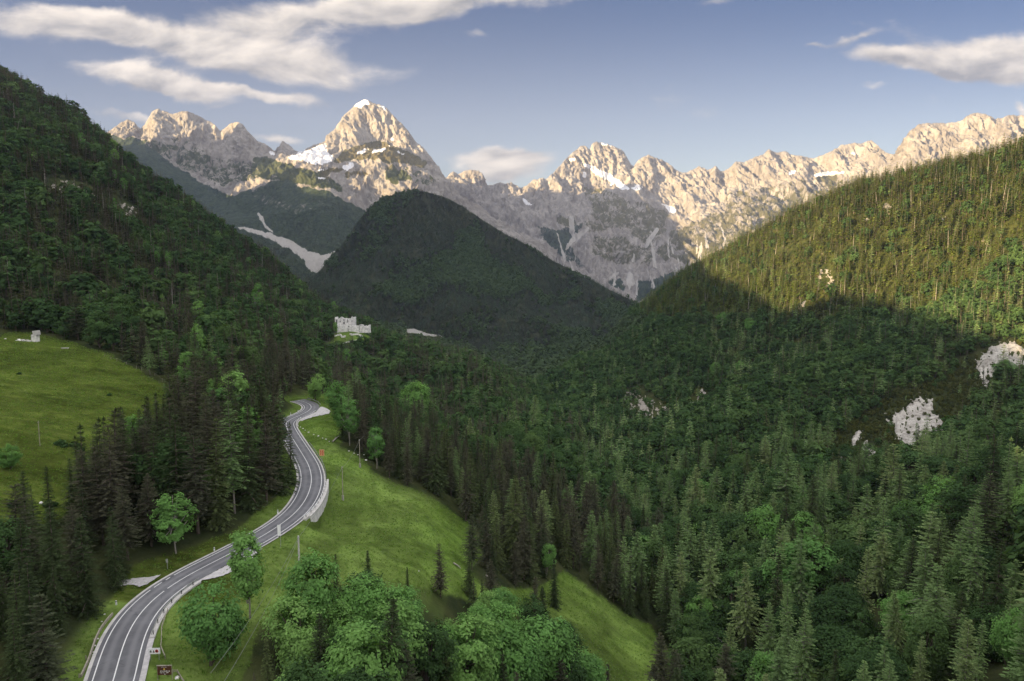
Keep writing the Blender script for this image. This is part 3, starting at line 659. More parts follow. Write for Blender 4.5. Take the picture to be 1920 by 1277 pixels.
range_masks = {
 'forest': polys([([(1030,432),(1075,425),(1095,410),(1080,445),(1060,470),(1080,490),(1040,470),(1010,440)], .8), ([(1200,528),(1235,520),(1290,505),(1250,540),(1205,565),(1190,560)], 1.0), ([(1140,525),(1165,520),(1175,545),(1150,540)], .8), ([(1000,420),(1040,428),(1060,445),(1100,500),(1120,520),(1040,480)], .55)], 6, 6),
 'scrub': polys([([(1085,345),(1140,352),(1180,372),(1220,380),(1260,400),(1260,430),(1220,470),(1180,440),(1140,430),(1110,440),(1090,425),(1110,390)], .54), ([(1260,430),(1330,400),(1380,390),(1480,360),(1600,330),(1640,330),(1560,370),(1440,420),(1350,470),(1290,500),(1220,480)], .56), ([(1040,405),(1070,402),(1090,410),(1080,430),(1050,425)], .6), ([(1110,440),(1160,440),(1230,470),(1220,500),(1160,500),(1100,480)], .52), ([(1350,360),(1480,340),(1560,330),(1600,340),(1480,380),(1360,400)], .5), ([(1515,330),(1560,325),(1585,335),(1540,345)], .8)], 7, 6, .06),
 'warm': lambda px, py: 0.35 + 0 * px,
 'scree': lambda px, py: np.maximum(polys([[(1066,405),(1076,404),(1078,430),(1072,446),(1066,430)], [(1075,440),(1090,432),(1104,425),(1108,428),(1085,448),(1070,460),(1062,470),(1058,468),(1068,452)], [(1176,510),(1186,512),(1192,530),(1182,545),(1174,530)], [(1212,450),(1230,425),(1238,428),(1222,452),(1208,470)], [(1140,520),(1160,508),(1162,512),(1142,526)]], 3, 2)(px, py), polys(streaks([(1000,430),(1110,440),(1240,440),(1400,410),(1330,500),(1220,530),(1100,520)], 26, 4, (20, 60), .1), 2, 2, .1)(px, py) * .75),
 'snow': polys([([(1092,308),(1104,306),(1125,318),(1150,330),(1175,348),(1182,354),(1168,356),(1140,340),(1115,326)], .9), ([(1180,352),(1200,346),(1206,353),(1190,358)], .9), ([(1068,299),(1076,296),(1078,302),(1070,304)], 1.0), ([(1100,322),(1098,334),(1093,332),(1094,322)], .8), ([(978,366),(992,378),(1000,384),(990,386),(980,380)], .8), ([(1236,378),(1262,388),(1272,392),(1262,402),(1250,392)], .85), ([(1120,262),(1140,268),(1160,276),(1150,278),(1130,272)], .6), ([(1520,328),(1545,323),(1584,321),(1580,326),(1550,328),(1530,333)], .9), ([(1476,325),(1490,318),(1494,322),(1480,330)], .8), ([(1140,348),(1160,336),(1162,339),(1145,351)], .6), ([(1590,286),(1605,282),(1608,290),(1596,292)], .6), ([(844,348),(852,356),(846,356)], .8)], 2.5, 2.5, 0.12),
}
G_range = mountain('mountain_range', [A2, B2, C2, D2, E2], P2, [80, 60, 60, 30], RK, 190, 70, 9.0, range_masks, 1.6, 900, 1800)
# --- the wooded cone in the middle of the valley
A3 = [(480,540,1900),(560,520,2050),(592,508,2150),(610,488,2250),(630,462,2350),(650,438,2450),(668,412,2550),(680,396,2650),(700,377,2700),(720,366,2750),(745,357,2800),(770,351,2850),(795,348,2850),(820,349,2850),(845,354,2850),(880,371,2800),(920,393,2750),(960,416,2700),(1000,439,2650),(1050,469,2550),(1100,499,2450),(1150,529,2350),(1205,562,2250),(1300,615,2100)]
B3 = [(480,580,1700),(560,560,1800),(610,540,1900),(660,505,2150),(700,460,2350),(750,430,2450),(800,425,2500),(850,440,2450),(900,465,2400),(1000,520,2250),(1100,570,2100),(1205,610,2000),(1300,640,1950)]
C3 = [(480,630,1560),(560,612,1600),(620,600,1650),(680,575,1800),(750,560,1900),(820,560,1900),(900,580,1850),(1000,610,1800),(1100,640,1780),(1205,660,1750),(1300,670,1750)]
D3 = [(480,690,1400),(600,680,1450),(700,670,1500),(800,665,1550),(900,670,1560),(1000,680,1560),(1100,690,1560),(1300,700,1560)]
P3 = np.arange(480, 1300, 3.0)
FLOOR, T = new_mat('forest_floor')
pos = T.n('ShaderNodeNewGeometry').outputs['Position']
finish(T, T.mix(T.ramp(T.noise(pos, 0.02, 7, 0.7), 0.35, 0.7), (0.026, 0.032, 0.018), (0.052, 0.058, 0.030)), 0.95, T.noise(pos, 0.12, 6, 0.75), 6.0, 0.8, spec=0.1)
A3, B3 = [(x, y + 9 + float(np.interp(x, [780, 840, 900, 1000, 1100, 1205], [-3, 8, 15, 20, 15, 4])), Y) for x, y, Y in A3], [(x, y + float(np.interp(x, [760, 850, 1000, 1205], [10, 20, 28, 14])), Y) for x, y, Y in B3]
G_cone = mountain('wooded_mountain', [A3, B3, C3, D3], P3, [60, 50, 30], FLOOR, 105, 16, 5.0, {}, 1.0, 500, 900, 1.3, 0.22)
# --- ground behind the viewer and the high slopes to the left, outside the picture
def slab(name, xs, ys, f, mat):
    X, Y = np.meshgrid(xs, ys); Z = f(X, Y)
    struct(name, mesh_np(name, np.stack([X, Y, Z], -1), grid_faces(len(ys), len(xs)), [mat], True))
def zback(X, Y):
    ridge = 315 * np.exp(-((X + 1000) / 480) ** 2) * (1 - .24 * sstep(-Y, 60, 420)) + 420 * sstep(-X, 1300, 2600)
    right = 260 * sstep(X, 150, 900)
    return -72 + ridge + right + fbm(X / 200, Y / 200, 1.0, 5) * 22
slab('hillside', np.linspace(-3200, 1600, 121), np.linspace(-3200, 20, 81), zback, FLOOR)
def zleft(X, Y):
    h = 1950 * np.exp(-((X + 4300) / 800) ** 2 - ((Y - 4700) / 850) ** 2) + 1240 * np.exp(-((X + 4300) / 700) ** 2) * sstep(Y, 1400, 2300) * (1 - sstep(Y, 3500, 4100)) + 1130 * np.exp(-((X + 3350) / 700) ** 2) * sstep(Y, -900, 600) * (1 - sstep(Y, 1500, 2700))
    return -160 + h + (ridged(X / 700, Y / 700, 4.0, 6) - .6) * 70 * sstep(h, 50, 600)
slab('high_mountain', np.linspace(-7500, -2250, 141), np.linspace(-1500, 8000, 215), zleft, RK)
#@@MOUNTAINS_END
#@@TREES
# ------------------------------------------------------------------ tree kinds
class Leafs:
    def __init__(s): s.v = []; s.f = []; s.t = []
    def kite(s, p, d, side, L, w, tint):
        """a flat spray: starts at p, runs along d, half width w along side"""
        n = len(s.v); q = p + d * (L * .45)
        s.v += [p, q + side * w, p + d * L, q - side * w]; s.f.append((n, n + 1, n + 2, n + 3)); s.t += [tint] * 4
    def quad(s, c, a, b, tint):
        n = len(s.v); s.v += [c - a - b * .6, c + a * .9 - b, c + a + b * .7, c - a * .8 + b]; s.f.append((n, n + 1, n + 2, n + 3)); s.t += [tint] * 4
def conifer(rnd, H, Rad, base, whorls, nb, steps, up=0.45, dn=-0.30, droop=0.22, power=0.8, gap=0.0, twig=0.34, full=1.0):
    lf = Leafs(); limbs = []
    for w in range(whorls):
        f = (w + rnd.uniform(-.3, .3)) / whorls; f = min(max(f, 0), .995)
        h = base + (H - base) * f
        prof = (1 - f) ** power * (0.72 + 0.28 * min(1, f * 6))
        if rnd.random() < gap: prof *= rnd.uniform(.3, .7)
        n = max(3, int(nb * (0.55 + 0.45 * (1 - f)) + .5)); a0 = rnd.uniform(0, 6.28)
        for b in range(n):
            az = a0 + 6.283 * b / n + rnd.uniform(-.35, .35)
            L = max(0.25, Rad * prof * rnd.uniform(.68, 1.12))
            el = dn + (up - dn) * f + rnd.uniform(-.12, .12)
            ox, oy = math.cos(az), math.sin(az)
            d = Vector((ox * math.cos(el), oy * math.cos(el), math.sin(el))); side = Vector((-oy, ox, 0))
            t0 = rnd.random()
            hh = Vector((0, 0, max(base * .6, h + rnd.uniform(-.55, .55) * (H - base) / whorls)))
            def pt(t): return hh + d * (L * t) + Vector((0, 0, -droop * L * t * t + 0.10 * L * max(0, t - .75)))
            if steps <= 1:
                lf.kite(pt(0.05), (pt(1.0) - pt(0.05)).normalized(), side, L * 1.0, max(.22, L * .30), t0); continue
            for k in range(steps):
                t = (k + .7) / steps; p = pt(t); tw = max(.28, twig * L * (1.15 - .75 * t)) * full
                for sg in (-1, 1):
                    dd = (d * .75 + side * sg * 1.0 + Vector((0, 0, rnd.uniform(-.42, .02)))).normalized()
                    sd = dd.cross(Vector((rnd.uniform(-.5, .5), rnd.uniform(-.5, .5), 1))).normalized()
                    lf.kite(p, dd, sd, tw * rnd.uniform(.8, 1.25), tw * .27, min(1, max(0, t0 * .5 + rnd.uniform(0, .5))))
            lf.kite(pt(.85), (pt(1.06) - pt(.8)).normalized(), side, max(.3, L * .25), max(.08, L * .08), t0)
            if L > 1.2 and rnd.random() < .18: limbs.append((pt(0), pt(.75), 0.012 * H * prof * .35 + .012))
    lf.kite(Vector((0, 0, H - .7)), Vector((0, 0, 1)), Vector((1, 0, 0)), .9, .13, .6); lf.kite(Vector((0, 0, H - .7)), Vector((0, 0, 1)), Vector((0, 1, 0)), .9, .13, .6)
    return lf, limbs
def broadleaf(rnd, H, Rad, base, clumps, per, leaf, squash=1.0, lean=0.0, pointed=0.0):
    lf = Leafs(); limbs = []; cz = base + (H - base) * .48; hv = (H - base) * .5
    cs = []
    lobes = [(Vector((rnd.gauss(0, .33), rnd.gauss(0, .33), rnd.uniform(-.5, .62))), rnd.uniform(.42, .66)) for _ in range(9)] + [(Vector((0, 0, .25)), .72)]
    tries = 0
    while len(cs) < clumps and tries < clumps * 60:
        tries += 1
        lc, lr = lobes[rnd.randrange(len(lobes))]
        v = Vector((rnd.gauss(0, 1), rnd.gauss(0, 1), rnd.gauss(0, 1))).normalized()
        p = lc + v * lr * rnd.uniform(.72, 1.0)
        if p.length > 1.12: continue
        if any((p - l2).length < r2 * .62 for l2, r2 in lobes): continue
        k = 1 - pointed * max(0, p.z)
        q = Vector((p.x * Rad * k + lean * p.z, p.y * Rad * k, cz + p.z * hv * squash)); cs.append((q, (v * .6 + Vector((p.x, p.y, p.z * .8)) * .6 + Vector((0, 0, .35))).normalized()))
    cr = Rad * .20
    for q, nrm in cs:
        t0 = rnd.random()
        for _ in range(per):
            o = Vector((rnd.gauss(0, 1), rnd.gauss(0, 1), rnd.gauss(0, .7))) * cr * .62
            if o.dot(nrm) < -cr * .5: o = -o
            nn = (nrm * 1.0 + o / cr * .35 + Vector((rnd.gauss(0, .38), rnd.gauss(0, .38), .45 + rnd.gauss(0, .35)))).normalized()
            a = nn.orthogonal().normalized(); a.rotate(__import__('mathutils').Quaternion(nn, rnd.uniform(0, 6.28))); b = nn.cross(a)
            l = leaf * rnd.uniform(.65, 1.35)
            lf.quad(q + o, a * l, b * l * .62, min(1, max(0, t0 * .6 + rnd.uniform(0, .4))))
        if rnd.random() < .22: limbs.append((Vector((lean * .2, 0, base + (cz - base) * rnd.uniform(-.2, .9))), q, .012 * H * rnd.uniform(.3, .6)))
    return lf, limbs
def crown_mesh(name, lf, mat):
    me = mesh_np(name, np.array([tuple(v) for v in lf.v]), np.array(lf.f), [mat], False, {'tint': lf.t}); return me
def trunk_mesh(name, H, r, limbs, mat, top=.97, seg=7, bend=0.0, rnd=None):
    mb = MB(); n = 6
    pts = [(bend * math.sin(2.2 * i / n), bend * .4 * math.sin(3 * i / n), -1.2 + (H * top + 1.2) * i / n) for i in range(n + 1)]
    mb.tube(pts, [r * 1.25] + [r * (1 - .88 * i / n) for i in range(1, n + 1)], seg)
    for a, b, rr in limbs: mb.tube([a, (Vector(a) + Vector(b)) / 2 + Vector((0, 0, .1)), b], [rr * 1.4, rr, rr * .5], 4, False)
    return mb.mesh(name, mat, True)
# kind: (near variants, mid variants, far variants); near = (crown mesh, trunk mesh), mid/far = one joined mesh
KINDS = {}
def joined(name, lf, mats, trunk=None):
    v = [tuple(q) for q in lf.v]; f = list(lf.f); mi = [0] * len(f); t = list(lf.t)
    if trunk:
        H, r = trunk; n = len(v); k = 5
        for z, rr in ((-1.0, r * 1.15), (H * .9, r * .2)):
            for i in range(k): v.append((rr * math.cos(6.283 * i / k), rr * math.sin(6.283 * i / k), z)); t.append(.5)
        for i in range(k): f.append((n + i, n + (i + 1) % k, n + k + (i + 1) % k, n + k + i)); mi.append(1)
    return mesh_np(name, np.array(v), np.array(f), mats, False, {'tint': t}, mi)
def make_kind(kind, near, mid, far, mats, H, tr, nvar=6, bend=0.0, trunk_top=.97):
    rnd = random.Random(sum(map(ord, kind)))
    N, D_, F_ = [], [], []
    for i in range(nvar):
        lf, limbs = near(rnd); N.append((crown_mesh('crown_' + kind, lf, mats[0]), trunk_mesh('trunk_' + kind, H, tr, limbs, mats[1], trunk_top, bend=rnd.uniform(-bend, bend))))
    for i in range(4): D_.append(joined('wood_' + kind, mid(rnd)[0], mats, (H, tr * 1.1)))
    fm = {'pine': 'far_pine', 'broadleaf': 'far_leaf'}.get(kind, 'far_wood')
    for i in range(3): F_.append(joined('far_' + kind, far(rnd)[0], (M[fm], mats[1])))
    KINDS[kind] = (N, D_, F_, H)
make_kind('spruce', lambda r: conifer(r, 15, r.uniform(2.4, 3.5), .4, r.randrange(30, 42), 9, 7, power=r.uniform(.62, 1.0), gap=r.uniform(0, .2), twig=.28, full=1.0), lambda r: conifer(r, 15, 3.1, .8, 14, 8, 1, power=.85), lambda r: conifer(r, 15, 3.2, 1.5, 6, 6, 1), (M['spruce'], M['bark']), 15, .22)
make_kind('pine', lambda r: conifer(r, 15, r.uniform(2.5, 3.7), r.uniform(1.2, 4.0), r.randrange(24, 34), 9, 7, up=.55, dn=-.15, droop=.12, power=r.uniform(.42, .75), gap=r.uniform(.1, .35), twig=.28, full=1.0), lambda r: conifer(r, 15, 3.2, 2.5, 13, 7, 1, up=.5, dn=-.1, power=.62, gap=.2), lambda r: conifer(r, 15, 3.2, 3.0, 6, 6, 1, power=.6), (M['pine'], M['bark']), 15, .21, bend=.15)
make_kind('larch', lambda r: conifer(r, 16, r.uniform(2.8, 4.0), r.uniform(1.4, 4.6), r.randrange(26, 36), 9, 8, up=r.uniform(.3, .55), dn=-.12, droop=r.uniform(.08, .22), power=r.uniform(.48, .80), gap=r.uniform(.08, .3), twig=.25, full=1.0), lambda r: conifer(r, 16, 3.5, 2.8, 14, 8, 1, up=.45, dn=-.1, power=.72, gap=.15), lambda r: conifer(r, 16, 3.4, 3, 6, 6, 1, power=.7), (M['larch'], M['grey_bark']), 16, .17, bend=.2)
make_kind('broadleaf', lambda r: broadleaf(r, 12, r.uniform(3.9, 4.7), 1.0, 165, 42, .20), lambda r: broadleaf(r, 12, 4.3, 1.2, 60, 9, .62), lambda r: broadleaf(r, 12, 4.2, 1.0, 26, 3, 1.5), (M['leaf'], M['bark']), 12, .24, bend=.3, trunk_top=.72)
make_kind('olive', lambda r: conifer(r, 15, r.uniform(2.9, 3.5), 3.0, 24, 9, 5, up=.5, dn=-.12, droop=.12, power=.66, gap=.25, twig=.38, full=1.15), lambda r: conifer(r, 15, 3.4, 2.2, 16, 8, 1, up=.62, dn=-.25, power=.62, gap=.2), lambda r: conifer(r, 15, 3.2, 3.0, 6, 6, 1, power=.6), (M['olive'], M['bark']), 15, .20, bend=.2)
make_kind('scrub', lambda r: broadleaf(r, 12, 4.3, .8, 20, 8, .62), lambda r: broadleaf(r, 12, 4.6, .6, 50, 9, .75), lambda r: broadleaf(r, 12, 4.2, 1.0, 26, 3, 1.5), (M['scrub'], M['bark']), 12, .1, nvar=1)
make_kind('snag', lambda r: conifer(r, 15, 1.0, 4.0, 9, 4, 3, up=.3, dn=-.1, gap=.5), lambda r: conifer(r, 15, 1.1, 6.0, 6, 3, 1, up=.3, gap=.5), lambda r: conifer(r, 15, 1.1, 6.0, 5, 3, 1), (M['pine'], M['pale_bark']), 15, .20)
make_kind('maple', lambda r: broadleaf(r, 12, r.uniform(3.9, 4.7), 1.0, 165, 42, .20), lambda r: broadleaf(r, 12, 4.3, 1.2, 60, 9, .62), lambda r: broadleaf(r, 12, 4.2, 1.0, 26, 3, 1.5), (M['light_leaf'], M['bark']), 12, .24, bend=.3, trunk_top=.72)
make_kind('birch', lambda r: broadleaf(r, 14, r.uniform(2.5, 3.0), 3.4, 120, 36, .19, 1.0, .5, .25), lambda r: broadleaf(r, 14, 2.7, 3.2, 48, 8, .6), lambda r: broadleaf(r, 14, 2.6, 2.5, 20, 3, 1.3), (M['light_leaf'], M['pale_bark']), 14, .14, bend=.4, trunk_top=.9)

# ------------------------------------------------------------------ where trees stand
rs = np.random.RandomState(21)
def meadow_at(P):
    px, py = proj(P)
    ri = np.interp(np.log(P[:, 1]), np.log(GY), np.arange(NYR)).astype(int); ci = np.interp(P[:, 0] / P[:, 1] * FPX + 960, GP, np.arange(len(GP))).astype(int)
    return mead[ri, ci]
CLIFFS = {
 'cliff_big': ([(1662,792),(1700,765),(1712,748),(1745,748),(1752,775),(1776,800),(1770,830),(1745,845),(1735,855),(1705,862),(1690,840),(1680,815)], 0),
 'cliff_small': ([(1612,842),(1622,826),(1640,838),(1648,856),(1630,860),(1612,858)], 0),
 'cliff_low': ([(1560,862),(1580,852),(1590,862),(1588,878),(1565,880)], 0),
 'cliff_slip': ([(1596,828),(1606,810),(1618,812),(1610,832),(1598,840)], 0),
 'cliff_sun': ([(1828,682),(1850,660),(1868,645),(1900,640),(1930,660),(1930,700),(1895,715),(1860,712),(1848,735),(1836,715)], 0),
 'gully_a': ([(1168,735),(1190,728),(1215,745),(1250,762),(1262,775),(1215,795),(1190,790),(1175,765)], 0),
 'gully_b': ([(1288,765),(1300,735),(1318,730),(1326,745),(1312,768),(1296,772)], 0),
 'gully_c': ([(1360,740),(1380,720),(1394,718),(1396,735),(1372,746)], 0),
 'slip_a': ([(1530,512),(1545,500),(1562,505),(1568,525),(1560,548),(1545,550)], 0),
 'slip_b': ([(1650,388),(1662,378),(1675,395),(1690,392),(1688,405),(1660,402)], 0),
 'slip_c': ([(1606,408),(1625,404),(1635,412),(1612,422)], 0),
 'slip_d': ([(1760,365),(1778,370),(1775,385),(1765,382)], 0),
 'slip_e': ([(1762,412),(1775,398),(1780,402),(1768,416)], 0),
 'slip_f': ([(1838,445),(1858,446),(1856,458),(1845,456)], 0),
 'slip_g': ([(1565,325),(1580,330),(1590,345),(1570,345)], 0),
 'slip_h': ([(1490,575),(1510,560),(1515,570),(1500,588)], 0),
 'slip_i': ([(1525,478),(1545,480),(1548,490),(1530,490)], 0),
 'left_a': ([(85,348),(115,335),(150,350),(182,360),(175,374),(130,368),(98,365)], 0),
 'left_b': ([(200,388),(235,380),(262,395),(255,412),(220,408)], 0),
 'left_c': ([(275,380),(295,372),(310,388),(295,396)], 0),
}
def plant(y0, y1, spacing, xlim=(-420, 2380), keep=None):
    """jittered stand of trees between two distances; returns points"""
    out = []
    ys = np.arange(y0, y1, spacing)
    for y in ys:
        x0, x1 = (xlim[0] - 960) / FPX * y, (xlim[1] - 960) / FPX * y
        xs = np.arange(x0, x1, spacing)
        out.append(np.stack([xs + rs.uniform(-.48, .48, len(xs)) * spacing, y + rs.uniform(-.48, .48, len(xs)) * spacing], -1))
    P = np.concatenate(out); z = hz(P[:, 0], P[:, 1])
    return np.column_stack([P, z])
pts = np.concatenate([plant(34, 300, 6.3), plant(300, 800, 6.9), plant(800, 1500, 6.9), plant(1500, 2050, 9.0)])
ex = np.concatenate([plant(110, 300, 5.2, (120, 600))]); ex_x, ex_y = proj(ex)
pts = np.concatenate([pts, ex[inpoly(ex_x, ex_y, [(150,1020),(150,870),(250,835),(360,785),(550,800),(556,880),(500,940),(420,985),(300,1030)])]])
px, py = proj(pts)
rd, ri_, rsg = road_dist(pts[:, 0], pts[:, 1])
ok = meadow_at(pts) < 0.35
ok &= rd > 6.5
ok &= ~((pts[:, 1] > 900 * S) & (px > 760) & (px < 870) & (py > 610) & (py < 645))
for k, (pl, _) in CLIFFS.items():
    ok &= ~(inpoly(px, py + 3, pl) & (rs.rand(len(pts)) < (.8 if k.startswith('gully') else 1.0)))
ok &= ~inpoly(px, py, [(1335,1185),(1352,1180),(1375,1215),(1395,1245),(1430,1262),(1430,1285),(1385,1275),(1355,1230)])
ok &= ~inpoly(px, py, [(1600,1300),(1640,1238),(1700,1240),(1700,1300)])
# dwarf scrub and thin stands: around the pale cliffs and on the steep sunny flank
thin = fbm(pts[:, 0] / 55, pts[:, 1] / 55, 7.7, 4)
sunny = (px > 1350) & (py < 520) & (pts[:, 1] > 560 * S)
ok &= ~(sunny & (thin > 0.02) & (rs.rand(len(pts)) < .32))
scr = inpoly(px, py, [(1560,830),(1620,780),(1690,740),(1800,690),(1850,700),(1840,760),(1780,820),(1700,880),(1560,890)]) | (inpoly(px, py, [(1160,770),(1200,715),(1300,715),(1400,700),(1440,720),(1330,780),(1210,800)]) & (rs.rand(len(pts)) < .35))
ok &= ~(scr & (rs.rand(len(pts)) < .70))
pts, px, py, scr, sunny = pts[ok], px[ok], py[ok], scr[ok], sunny[ok]
dist = np.hypot(pts[:, 0], pts[:, 1])
# kind of wood by place
zn = fbm(pts[:, 0] / 48, pts[:, 1] / 48, 3.1, 4); zn2 = fbm(pts[:, 0] / 30, pts[:, 1] / 30, 9.4, 3)
r = rs.rand(len(pts)); kind = np.empty(len(pts), object)
left = (px < 700) & (pts[:, 1] > 255 * S)
mid = (pts[:, 1] > 255 * S) & (px >= 700) & (px < 1090)
right = (px >= 1090) & (pts[:, 1] > 300)
def choose(sel, w):
    names = list(w); c = np.cumsum([w[n] for n in names]); c = c / c[-1]
    idx = np.searchsorted(c, r[sel]); kind[sel] = np.array(names, object)[np.minimum(idx, len(names) - 1)]
choose(np.ones(len(pts), bool), {'spruce': .38, 'pine': .34, 'larch': .14, 'broadleaf': .10, 'birch': .04})
choose(left & (zn > .09), {'broadleaf': .66, 'spruce': .22, 'pine': .12}); choose(left & (zn <= .09), {'pine': .55, 'spruce': .33, 'broadleaf': .10, 'birch': .02})
choose(mid & (zn > -.02), {'broadleaf': .5, 'spruce': .2, 'pine': .2, 'larch': .1}); choose(mid & (zn <= -.02), {'pine': .5, 'spruce': .36, 'broadleaf': .14})
choose(right & (zn > -.04), {'broadleaf': .72, 'larch': .13, 'spruce': .13, 'maple': .02}); choose(right & (zn <= -.04), {'larch': .42, 'spruce': .28, 'broadleaf': .30})
lowr = (px >= 990) & (pts[:, 1] > 420) & (((px < 1330) & (py < 800)) | inpoly(px, py, [(1150,850),(1200,800),(1350,740),(1500,690),(1620,640),(1750,610),(1750,680),(1650,760),(1540,830),(1300,900)]))
choose(lowr, {'broadleaf': .82, 'larch': .07, 'spruce': .11})
flank = (px > 1200) & (pts[:, 1] > 560 * S) & (py < 600)
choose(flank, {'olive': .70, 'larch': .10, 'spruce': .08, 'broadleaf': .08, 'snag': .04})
choose(left & (rs.rand(len(pts)) < .02), {'snag': 1.0})
near_r = (px >= 1050) & (pts[:, 1] <= 300)
choose(near_r, {'larch': .44, 'spruce': .15, 'broadleaf': .29, 'maple': .07, 'pine': .05})
edge = (px > 650) & (px < 1260) & (pts[:, 1] < 300) & (pts[:, 1] > 150)
choose(edge & (zn2 < .1), {'spruce': .44, 'pine': .42, 'larch': .14})
rav = inpoly(px, py, [(900,880),(1000,800),(1180,860),(1260,960),(1240,1010),(1100,960),(980,900)])
choose(rav & (zn > -.12), {'broadleaf': .75, 'larch': .12, 'spruce': .13})
wl = inpoly(px, py, [(140,1030),(140,860),(250,830),(360,780),(560,800),(570,900),(520,980),(430,1020),(300,1060)])
choose(wl, {'spruce': .42, 'pine': .46, 'birch': .08, 'broadleaf': .04})
bl = (px < 260) & (pts[:, 1] < 190)
choose(bl, {'spruce': .68, 'pine': .32})
bc = inpoly(px, py, [(470,1400),(500,1180),(640,1120),(900,1150),(1060,1220),(1120,1320),(1100,1600),(400,1600)])
choose(bc, {'maple': .55, 'broadleaf': .27, 'spruce': .11, 'pine': .07})
size = np.clip(rs.normal(1.06, .27, len(pts)), .45, 1.75); size = np.where(scr, size * .5, size); size = np.where(sunny, size * 1.05, size)
size = np.where(right & (kind == 'broadleaf'), size * .8, size)
size = size * (1 + .12 * sstep(pts[:, 1], 400, 900))
size = np.where(((kind == 'broadleaf') | (kind == 'maple')) & (pts[:, 1] < 200), size * .85, size)
size = np.where(wl, size * 1.18, size)
size = np.where((px > 1250) & (pts[:, 1] < 420), size * 1.22, size)
open_ = fbm(pts[:, 0] / 14, pts[:, 1] / 14, 4.4, 3)
pts[:, 2] = np.where((px > 1200) & (pts[:, 1] < 420) & (open_ < -.16), -9999, pts[:, 2])
